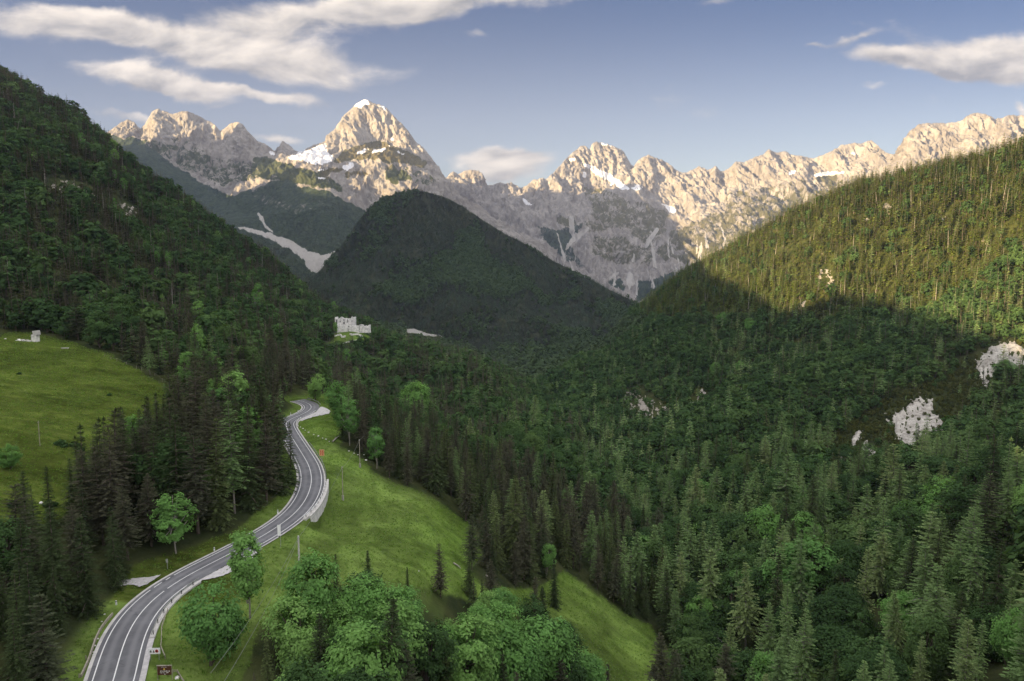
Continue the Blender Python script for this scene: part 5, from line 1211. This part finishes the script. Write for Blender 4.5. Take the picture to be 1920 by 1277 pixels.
MB().box((0, .02, z0 + h * 1.03), (w * 1.1, .14, h * .07)).part('top_rail', M['wood'], t)
mark(t, circ(0, z0 + .66 * h, .09 * h), 'yellow', 'emblem')
rl = random.Random(2)
def lettering(x0, x1, z, hh, n):
    mb = MB(); x = x0; cw = (x1 - x0) / n
    for i in range(n):
        if rl.random() < .88:
            mb.box((x + cw * .22, -.045, z), (cw * .22, .012, hh)); mb.box((x + cw * .5, -.0445, z + rl.choice((-.35, 0, .38)) * hh), (cw * .5, .011, hh * .25))
            if rl.random() < .6: mb.box((x + cw * .72, -.0452, z), (cw * .20, .0125, hh))
        x += cw
    mb.part('lettering', M['white'], t)
lettering(-.42 * w, .42 * w, z0 + .44 * h, .12 * h, 14); lettering(-.30 * w, .30 * w, z0 + .27 * h, .12 * h, 10); lettering(-.2 * w, .22 * w, z0 + .87 * h, .05 * h, 12); lettering(-.06 * w, .08 * w, z0 + .1 * h, .09 * h, 3)
t, w, h, z0 = board('chevron_sign', 'orange warning board with dark red marks outside the middle curve', 'sign', 599.5, 608.5, 842.5, 854.5, 866, (0,), 'orange')
for dx_ in (-.24, .18):
    mark(t, [((dx_ - .1) * w, z0 + .12 * h), ((dx_ + .06) * w, z0 + .12 * h), ((dx_ + .14) * w, z0 + .5 * h), ((dx_ + .06) * w, z0 + .88 * h), ((dx_ - .1) * w, z0 + .88 * h), ((dx_ - .02) * w, z0 + .5 * h)], 'red', 'chevron')
t, w, h, z0 = board('tall_sign', 'tall narrow white panel on a thin pole right of the slim leafy tree', 'sign', 521.3, 527.3, 983, 1004, 1026, (.32,), 'white', ry=-.15)
MB().box((.05 * w, -.01, z0 - .12), (w * .5, .07, .16)).part('bracket', M['dark_steel'], t)
t, w, h, z0 = board('small_sign', 'small grey backed traffic sign at the mouth of the side track', 'sign', 311.8, 315.6, 1047.5, 1055, 1067, (0,), 'galv')
# utility poles and their wires
def pole(px, pyb, pyt, r, label, mat='wood', stub=True, arm=False, strut=None):
    p = at(px, pyb); H = (pyb - pyt) * mpp(p)
    t = thing('utility_pole', label, 'utility pole', tuple(p))
    MB().tube([(0, 0, -1), (0, 0, H)], [r * 1.15, r * .8], 8).part('pole', M[mat], t)
    MB().tube([(0, 0, H - .02), (0, 0, H + .12)], [r * .9, r * .35], 8).part('cap', M['galv'], t)
    if stub:
        for sx_ in (-1, 1): MB().box((sx_ * r * 1.9, 0, .5), (r * 1.1, .22, 1.9)).part('footing', M['concrete'], t)
    MB().tube([(-.28, 0, H - .35), (.28, 0, H - .35)], .045, 5).part('insulator', M['galv'], t)
    if strut: MB().tube([(strut, .2, -.5), (0, .05, H * .85)], r * .7, 6).part('strut', M[mat], t)
    return Vector(p) + Vector((0, 0, H - .3))
tops = [pole(561.5, 1069, 1003, .20, 'stout pale utility pole at the corner of the near thicket', 'concrete', False), pole(643, 938, 873, .11, 'thin utility pole on the meadow beside the middle curve'), pole(675, 877, 823, .11, 'thin utility pole at the wood edge beyond the middle curve'), pole(726, 792, 760, .11, 'utility pole with a leaning strut among the trees beyond the far bend', 'wood', False, False, -2.2)]
pole(75, 836, 789, .09, 'lone thin utility pole in the left meadow', 'wood', False)
def cable(a, b, sag, label):
    a, b = Vector(a), Vector(b); n = 14; o = (a + b) / 2
    pts_ = [a.lerp(b, i / n) - Vector((0, 0, sag * 4 * (i / n) * (1 - i / n))) - o for i in range(n + 1)]
    me = MB().tube(pts_, .028, 4).mesh('power_line', M['cable']); ob = link(bpy.data.objects.new('power_line', me)); ob.location = o; tag(ob, label, 'cable')
for (a, b), lb in zip(((tops[0], tops[1]), (tops[1], tops[2]), (tops[2], tops[3])), ('overhead wire from the stout pale pole to the thin pole on the meadow', 'overhead wire between the two thin poles beside the middle curve', 'overhead wire from the wood edge pole to the pole with a strut')): cable(a, b, 1.0, lb)
low = unproj(np.array(395), np.array(1262), np.array(82.0)); cable(tops[0], tuple(low), 1.2, 'overhead wire dropping from the stout pale pole past the round bright tree')
p = at(520, 1350); cable(tops[0] + Vector((.1, 0, -.1)), tuple(unproj(np.array(400.0), np.array(1310.0), np.array(78.0))), 1.4, 'lower overhead wire running beside the one past the round bright tree')
# fences
def fence(label, P, hp, rails=1, mat='wood', lean=.12):
    pp = [at(*q) for q in P]; k = mpp(pp[len(pp) // 2]); H = hp * k; o = Vector(pp[len(pp) // 2]); rf = random.Random(len(P))
    t = thing('fence', label, 'fence', tuple(o)); tp = []
    for q in pp:
        b = Vector(q) - o; e = b + Vector((rf.uniform(-lean, lean), 0, 1)) * H * rf.uniform(.8, 1.15); MB().tube([b - Vector((0, 0, .4)), e], .07, 5).part('post', M[mat], t); tp.append((b, e))
    for r_ in range(rails):
        mb = MB()
        for (b0, e0_), (b1, e1_) in zip(tp[:-1], tp[1:]):
            f = .85 - .4 * r_; mb.tube([b0.lerp(e0_, f), b1.lerp(e1_, f)], .05 if mat == 'wood' and rails == 2 else .022, 4)
        mb.part('rail' if rails == 2 else 'wire', M[mat if rails == 2 else 'cable'], t)
fence('wire fence with weathered posts along the upper right rim of the left meadow', [(196, 669), (208, 674), (219, 678), (237, 684), (256, 691), (266, 695), (290, 704), (304, 716), (316, 724), (324, 731)], 6.0)
fence('wire fence with grey posts behind the ruined hut at the top of the meadow', [(-6, 617), (5, 615), (14, 615), (29, 615), (51, 616)], 5.0)
fence('low rustic timber rail fence between the nearest bend and the round tree', [(314, 1148), (309, 1162), (304, 1180), (303, 1200), (302, 1217), (310, 1236)], 8.0, 2)
fence('leaning timber rail fence behind the dark brown board', [(324, 1262), (333, 1262), (339, 1272), (345, 1284)], 8.0, 2)
# stones and logs
def boulder(px, py, wp, label, group=None, seed=0, flat=.6, mat='stone'):
    import bmesh
    p = at(px, py); r = max(.16, wp * mpp(p) / 2); bm = bmesh.new(); bmesh.ops.create_icosphere(bm, subdivisions=2, radius=1)
    V_ = np.array([v.co[:] for v in bm.verts]); n_ = 1 + .42 * fbm(V_[:, 0] * 1.3 + seed * 7.7, V_[:, 1] * 1.3, V_[:, 2] * 1.3, 3)
    for v, q in zip(bm.verts, n_): v.co = Vector((v.co.x * q * r, v.co.y * q * r, v.co.z * q * r * flat))
    me = bpy.data.meshes.new('boulder'); bm.to_mesh(me); bm.free(); me.materials.append(M[mat])
    ob = link(bpy.data.objects.new('boulder', me)); ob.location = (p[0], p[1], p[2] + r * flat * .35); tag(ob, label, 'boulder', group); return ob
row = 'white stones in a row across the slope below the upper road'
for i, (x, y, w_) in enumerate([(557, 799, 3), (563, 801, 2.4), (568, 804, 3.4), (572, 807, 2.4), (579, 811, 3.6), (588, 815, 2.4), (597, 818, 4), (605, 822, 2.6), (611, 824, 3.4), (617, 828, 2.4)]): boulder(x, y, w_, 'white stone in the row across the slope below the upper road', row, i)
wst = 'white stones by the wood edge pole'
for i, (x, y, w_) in enumerate([(654, 846, 3.2), (671, 853, 2.6), (682, 853, 3.2), (664, 850, 2)]): boulder(x, y, w_, 'small white stone in the grass left of the wood edge pole', wst, i + 20)
boulder(686, 863, 5.5, 'flat white stone at the foot of the wood edge pole', None, 31, .35)
boulder(332, 1272, 9, 'big white boulder at the bottom edge behind the dark brown board', None, 41, .7)
boulder(77, 944, 7, 'white boulder in the scrub at the lower end of the left meadow', None, 42, .8)
boulder(10, 636, 4, 'grey boulder in the grass left of the ruined hut', None, 43)
boulder(785, 1071, 3, 'lone white stone on the lower meadow slope', None, 44)
kst = 'white stones along the hill side verge of the nearest bend'
for i, (x, y, w_) in enumerate([(196, 1152, 1.6), (191, 1166, 2), (187, 1179, 2.6), (182, 1192, 2.6), (184, 1198, 2), (178, 1211, 2.4), (180, 1218, 2), (176, 1223, 2.8), (175, 1228, 2)]): boulder(x, y, w_, 'white stone on the hill side verge of the nearest bend', kst, i + 50)
def log(a, b, r, label):
    p, q = Vector(at(*a)), Vector(at(*b)); o = (p + q) / 2; mb = MB().tube([p - o + Vector((0, 0, .25)), Vector((0, 0, .45)), q - o + Vector((0, 0, .3))], [r, r * .8, r * .5], 7)
    d = (q - p).normalized(); mb.tube([Vector((0, 0, .4)), Vector((0, 0, .4)) + d * 1.1 + Vector((-d.y, d.x, .5)) * .7], [r * .4, r * .15], 5)
    ob = link(bpy.data.objects.new('fallen_log', mb.mesh('fallen_log', M['pale_bark']))); ob.location = o; tag(ob, label, 'log')
log((624, 829), (636, 819), .26, 'bleached fallen log at the end of the row of white stones')
log((850, 1057), (864, 1068), .20, 'bleached fallen log on the lower meadow slope beside the dark upright spruce')
log((911, 1080), (920, 1089), .16, 'short bleached log at the lower rim of the meadow')
p = at(122, 654); k = mpp(p); t = thing('water_trough', 'long pale trough lying at the top right of the left meadow', 'trough', tuple(p), .1)
MB().box((0, 0, .35), (13 * k, .7, .3)).part('basin', M['concrete'], t)
for sx_ in (-.35, .35): MB().box((sx_ * 13 * k, 0, .1), (.3, .6, .25)).part('foot', M['concrete'], t)
sl = broadleaf(random.Random(77), 12, 5.0, .4, 60, 16, .9)[0]; sm = mesh_np('shrub', np.array([tuple(v * .1) for v in sl.v]), np.array(sl.f), [M['leaf']], False, {'tint': sl.t})
for i, (x, y, w_) in enumerate([(112, 834, 14), (121, 838, 10), (140, 837, 12), (151, 846, 12), (36, 702, 6), (26, 950, 16), (95, 950, 16), (205, 742, 7)]):
    p = at(x, y); sc_ = w_ * mpp(p) / 1.0; ob = link(bpy.data.objects.new('shrub', sm)); ob.location = (p[0], p[1], p[2] - .1 * sc_); ob.scale = (sc_ * 1.25, sc_ * 1.25, sc_ * .72); ob.rotation_euler = (0, 0, i * 1.7)
    tag(ob, 'low dark shrub growing in the grass of the left meadow', 'shrub', 'low shrubs on the left meadow')
# ruined hut at the top of the left meadow
p = at(58, 640); k = mpp(p); t = thing('ruined_hut', 'small ruined stone hut with a pale block on top, at the meadow top', 'ruin', tuple(p))
MB().box((9.5 * k, 0, 5 * k), (8 * k, 2.5, 13 * k)).part('wall', M['stone'], t)
mb = MB(); mb.box((0, 0, 0), (9.5 * k, 2.0, 8.5 * k)); o = mb.part('block', M['concrete'], t); o.location = (11.5 * k, 0, 16 * k); o.rotation_euler = (0, -.12, .1)
MB().box((1 * k, 2.2, 4.5 * k), (10 * k, 1.2, 14 * k)).part('wall', M['stone'], t)
mb = MB()
for i in range(14): mb.box((rt.uniform(-24, 2) * k, rt.uniform(-.8, .8), rt.uniform(0, 5) * k * .6), (rt.uniform(2, 6) * k, rt.uniform(.8, 1.6), rt.uniform(1.5, 4) * k), rt.uniform(0, 3))
mb.part('rubble', M['stone'], t)
# the ruined fort on its knoll
p = at(655, 622); k = mpp(p); t = thing('ruined_fort', 'roofless pale stone fort ruin on a grassy knoll in the valley', 'fort', tuple(p))
fz = .86
def fx(px, py, y=0.0): return ((px - 655) * k, y, (622 - py) * k)
def slab_wall(name, prof, y, th, mat='stone', holes=()):
    """an upright wall with the given outline in the wall's own plane"""
    n = len(prof); me = bpy.data.meshes.new(name)
    v = [((x - 655) * k, y, (622 - z) * k * fz) for x, z in prof] + [((x - 655) * k, y + th, (622 - z) * k * fz) for x, z in prof]
    f = [tuple(range(n)), tuple(reversed(range(n, 2 * n)))] + [(i, n + i, n + (i + 1) % n, (i + 1) % n) for i in range(n)]
    me.from_pydata(v, [], f); me.materials.append(M[mat]); ob = link(bpy.data.objects.new(name, me), t)
    for (x0, x1, z0_, z1) in holes:
        MB().box((((x0 + x1) / 2 - 655) * k, y - .02, (622 - (z0_ + z1) / 2) * k * fz), ((x1 - x0) * k, .24, (z1 - z0_) * k)).part('window', M['opening'], ob)
    return ob
slab_wall('keep_wall', [(624, 616), (624, 596), (627, 595.2), (631, 595.5), (634, 593), (637, 590.8), (640, 592.5), (642, 594), (646, 593.6), (648, 595), (652, 594), (655, 595.5), (655.8, 591), (657, 590.4), (658.5, 592), (659.4, 596), (659.4, 616)], 11, 1.6, 'stone', [(626.6, 628.6, 598, 611), (633.2, 634.8, 600, 603), (640.4, 642, 597, 599.5), (640.2, 642.6, 602, 607), (647.6, 648.8, 597, 603), (656, 657, 599, 601.5)])
slab_wall('keep_wall', [(626, 616), (626, 597), (632, 595), (640, 596), (650, 597), (658, 596), (658, 616)], 24, 1.6)
for xx in (624.2, 658.4): MB().box(((xx + .5 - 655) * k, 18.2, (622 - 606) * k), (1.4, 11.6, 19 * k)).part('keep_wall', M['stone'], t)
slab_wall('bastion_wall', [(632, 628), (632, 608.6), (636, 608.2), (641, 608.8), (647, 608.3), (652, 608.6), (652, 628)], -1.0, 1.8, 'stone', [])
slab_wall('curtain_wall', [(652.6, 626), (652.6, 608.6), (660, 608.2), (668, 608.8), (673, 608.4), (673, 626)], 1.5, 1.8, 'stone', [(652.8, 654.4, 609.6, 612)])
slab_wall('curtain_wall', [(673.4, 625), (673.4, 607), (677, 606.4), (682, 608), (689.5, 610.5), (689.5, 625)], 3.5, 1.8, 'stone', [(674, 677, 607.6, 608.6), (681.5, 685, 607.6, 609.4)])
MB().box((-23 * k, 6.0, (622 - 617) * k), (1.6, 10, 17 * k)).part('bastion_wall', M['stone'], t); MB().box((34.8 * k, 9.5, (622 - 618) * k), (1.4, 9, 15 * k)).part('curtain_wall', M['stone'], t)
def low_wall(label, P, hp):
    pp = [Vector(at(*q)) for q in P]; o = pp[0]; tt_ = thing('low_wall', label, 'wall', tuple(o)); mb = MB()
    for a_, b_ in zip(pp[:-1], pp[1:]):
        d = b_ - a_; n_ = max(1, int(d.length / 2.2))
        for i in range(n_):
            c = a_.lerp(b_, (i + .5) / n_) - o; hh = hp * k * rt.uniform(.5, 1.2); mb.box((c.x, c.y, c.z + hh / 2 - .6), (d.length / n_ * 1.05, 1.1, hh + 1.2), math.atan2(d.y, d.x))
    mb.part('masonry', M['stone'], tt_)
low_wall('broken low wall on the left below the fort ruin', [(627, 631), (632, 629.5), (638, 629.5), (641, 633), (648, 632)], 3.0)
low_wall('curved broken low wall on the right below the fort ruin', [(656, 627), (659, 629.5), (664, 628), (672, 627.5), (677, 631), (680, 631)], 2.6)
low_wall('thin broken wall along the lower rim of the fort knoll', [(641, 645), (650, 642), (660, 640), (670, 638)], 1.4)
# pale limestone faces that break out of the slopes
def outcrop(label, poly, seed, amp=5.0, group=None, frag=False):
    xs, ys = [q[0] for q in poly], [q[1] for q in poly]; st = 1.6
    gx, gy = np.meshgrid(np.arange(min(xs) - 20, max(xs) + 21, st), np.arange(min(ys) - 18, max(ys) + 19, st))
    Hh = hit(gx.ravel(), gy.ravel()); good = ~np.isnan(Hh[:, 0]).reshape(gx.shape); G = np.nan_to_num(Hh).reshape(gx.shape + (3,))
    mk = polymask(gx, gy, poly, 5, 4.5, .09, seed)
    n = fbm(gx / 9 + seed, gy / 9, seed, 5, .62) ; n2_ = ridged(gx / 11 + .3 * n, gy / 24, seed, 5, .6)
    d = (mk * 1.3 - .62) + n * 1.0 * (.3 + mk) - .10 + .75 * fbm(gx / 20, gy / 24, seed + 4, 4)
    fr_ = (polymask(gx, gy, [((x_ - np.mean(xs)) * 1.35 + np.mean(xs), (y_ - np.mean(ys)) * 1.3 + np.mean(ys)) for x_, y_ in poly], 10, 6, .07, seed + 2) - 1.0) * 1.2 + n * 2.6 - .50
    d = np.maximum(d, fr_)
    if frag: d = (mk - 1.0) * 1.2 + n * 2.6 + .5 * fbm(gx / 24, gy / 20, seed + 4, 3) - .05
    k = mpp(G[gx.shape[0] // 2, gx.shape[1] // 2]); hgt_ = np.clip(d, -.8, .55) * amp * k + (n2_ - .6) * 11 * k * sstep(d, -.2, .2)
    dv = -G / np.linalg.norm(G, axis=2)[..., None]; dv = dv * .75 + np.array([0, 0, .25])
    G2 = G + dv * hgt_[..., None]
    fc = grid_faces(*gx.shape); keep = (good.ravel()[fc].all(1)) & ((d.ravel()[fc] > -.35).any(1))
    dep = G[..., 1].ravel()[fc]; keep &= (dep.max(1) - dep.min(1)) < 60
    fc = fc[keep]
    if len(fc) < 4: return
    u_, inv_ = np.unique(fc, return_inverse=True); V_ = G2.reshape(-1, 3)[u_]; o = V_.mean(0)
    me = mesh_np('limestone_outcrop', V_ - o, inv_.reshape(-1, 4), [M['dull_rock' if frag else 'cliff']], False)
    ob = link(bpy.data.objects.new('limestone_outcrop', me)); ob.location = tuple(o); tag(ob, label, 'rock face', group)
OL = {'cliff_big': 'largest pale limestone face on the lower right slope', 'cliff_small': 'small pale limestone face left of the largest one', 'cliff_low': 'lowest small pale limestone patch left of the large faces', 'cliff_slip': 'narrow pale rock chute above the small limestone face', 'cliff_sun': 'golden sunlit limestone face at the right edge', 'gully_a': 'scattered pale rocks at the left end of the shaded gully', 'gully_b': 'pale rock rib in the middle of the shaded gully', 'gully_c': 'pale rock rib at the right end of the shaded gully',
      'slip_a': 'long sunlit bare streak just above the shadow line', 'slip_b': 'sunlit bare patch high in the middle of the right flank', 'slip_c': 'thin sunlit bare patch left of the high one', 'slip_d': 'small bare patch high on the flank, right of the middle', 'slip_e': 'thin slanting bare patch below the small high one', 'slip_f': 'bare patch on the flank near the right edge', 'slip_g': 'bare patch close under the left part of the skyline', 'slip_h': 'low sunlit bare patch left of the bare streak', 'slip_i': 'small bare patch just above the long bare streak', 'left_a': 'long grey rock band across the left mountainside', 'left_b': 'grey rock face right of the long band on the left mountainside', 'left_c': 'small grey rock face furthest right on the left mountainside'}
for i, (kk, (pl, _)) in enumerate(CLIFFS.items()): outcrop(OL[kk], pl, 3.3 + i * 2.7, 5.0 if 'cliff' in kk else 4.0, frag='cliff' not in kk)
outcrop('small bare rock knoll under the two pale trunked conifers', [(1650, 1245), (1668, 1232), (1690, 1240), (1700, 1258), (1680, 1275), (1655, 1268)], 71.0, 5.0)
# ------------------------------------------------------------------ the valley's air
hm, T = new_mat('air')
pv = T.n('ShaderNodeVolumePrincipled'); pv.inputs['Color'].default_value = (0.44, 0.54, 0.86, 1); pv.inputs['Density'].default_value = HAZE; pv.inputs['Anisotropy'].default_value = 0.1
T.nt.links.new(pv.outputs[0], T.n('ShaderNodeOutputMaterial').inputs['Volume'])
hb_ = MB().box((0, 2500, 700), (16400, 14000, 2700)); me = hb_.mesh('haze', hm); tag(link(bpy.data.objects.new('haze', me)), 'thin bluish evening air in the valley', 'haze', None, 'stuff')
#@@THINGS_END
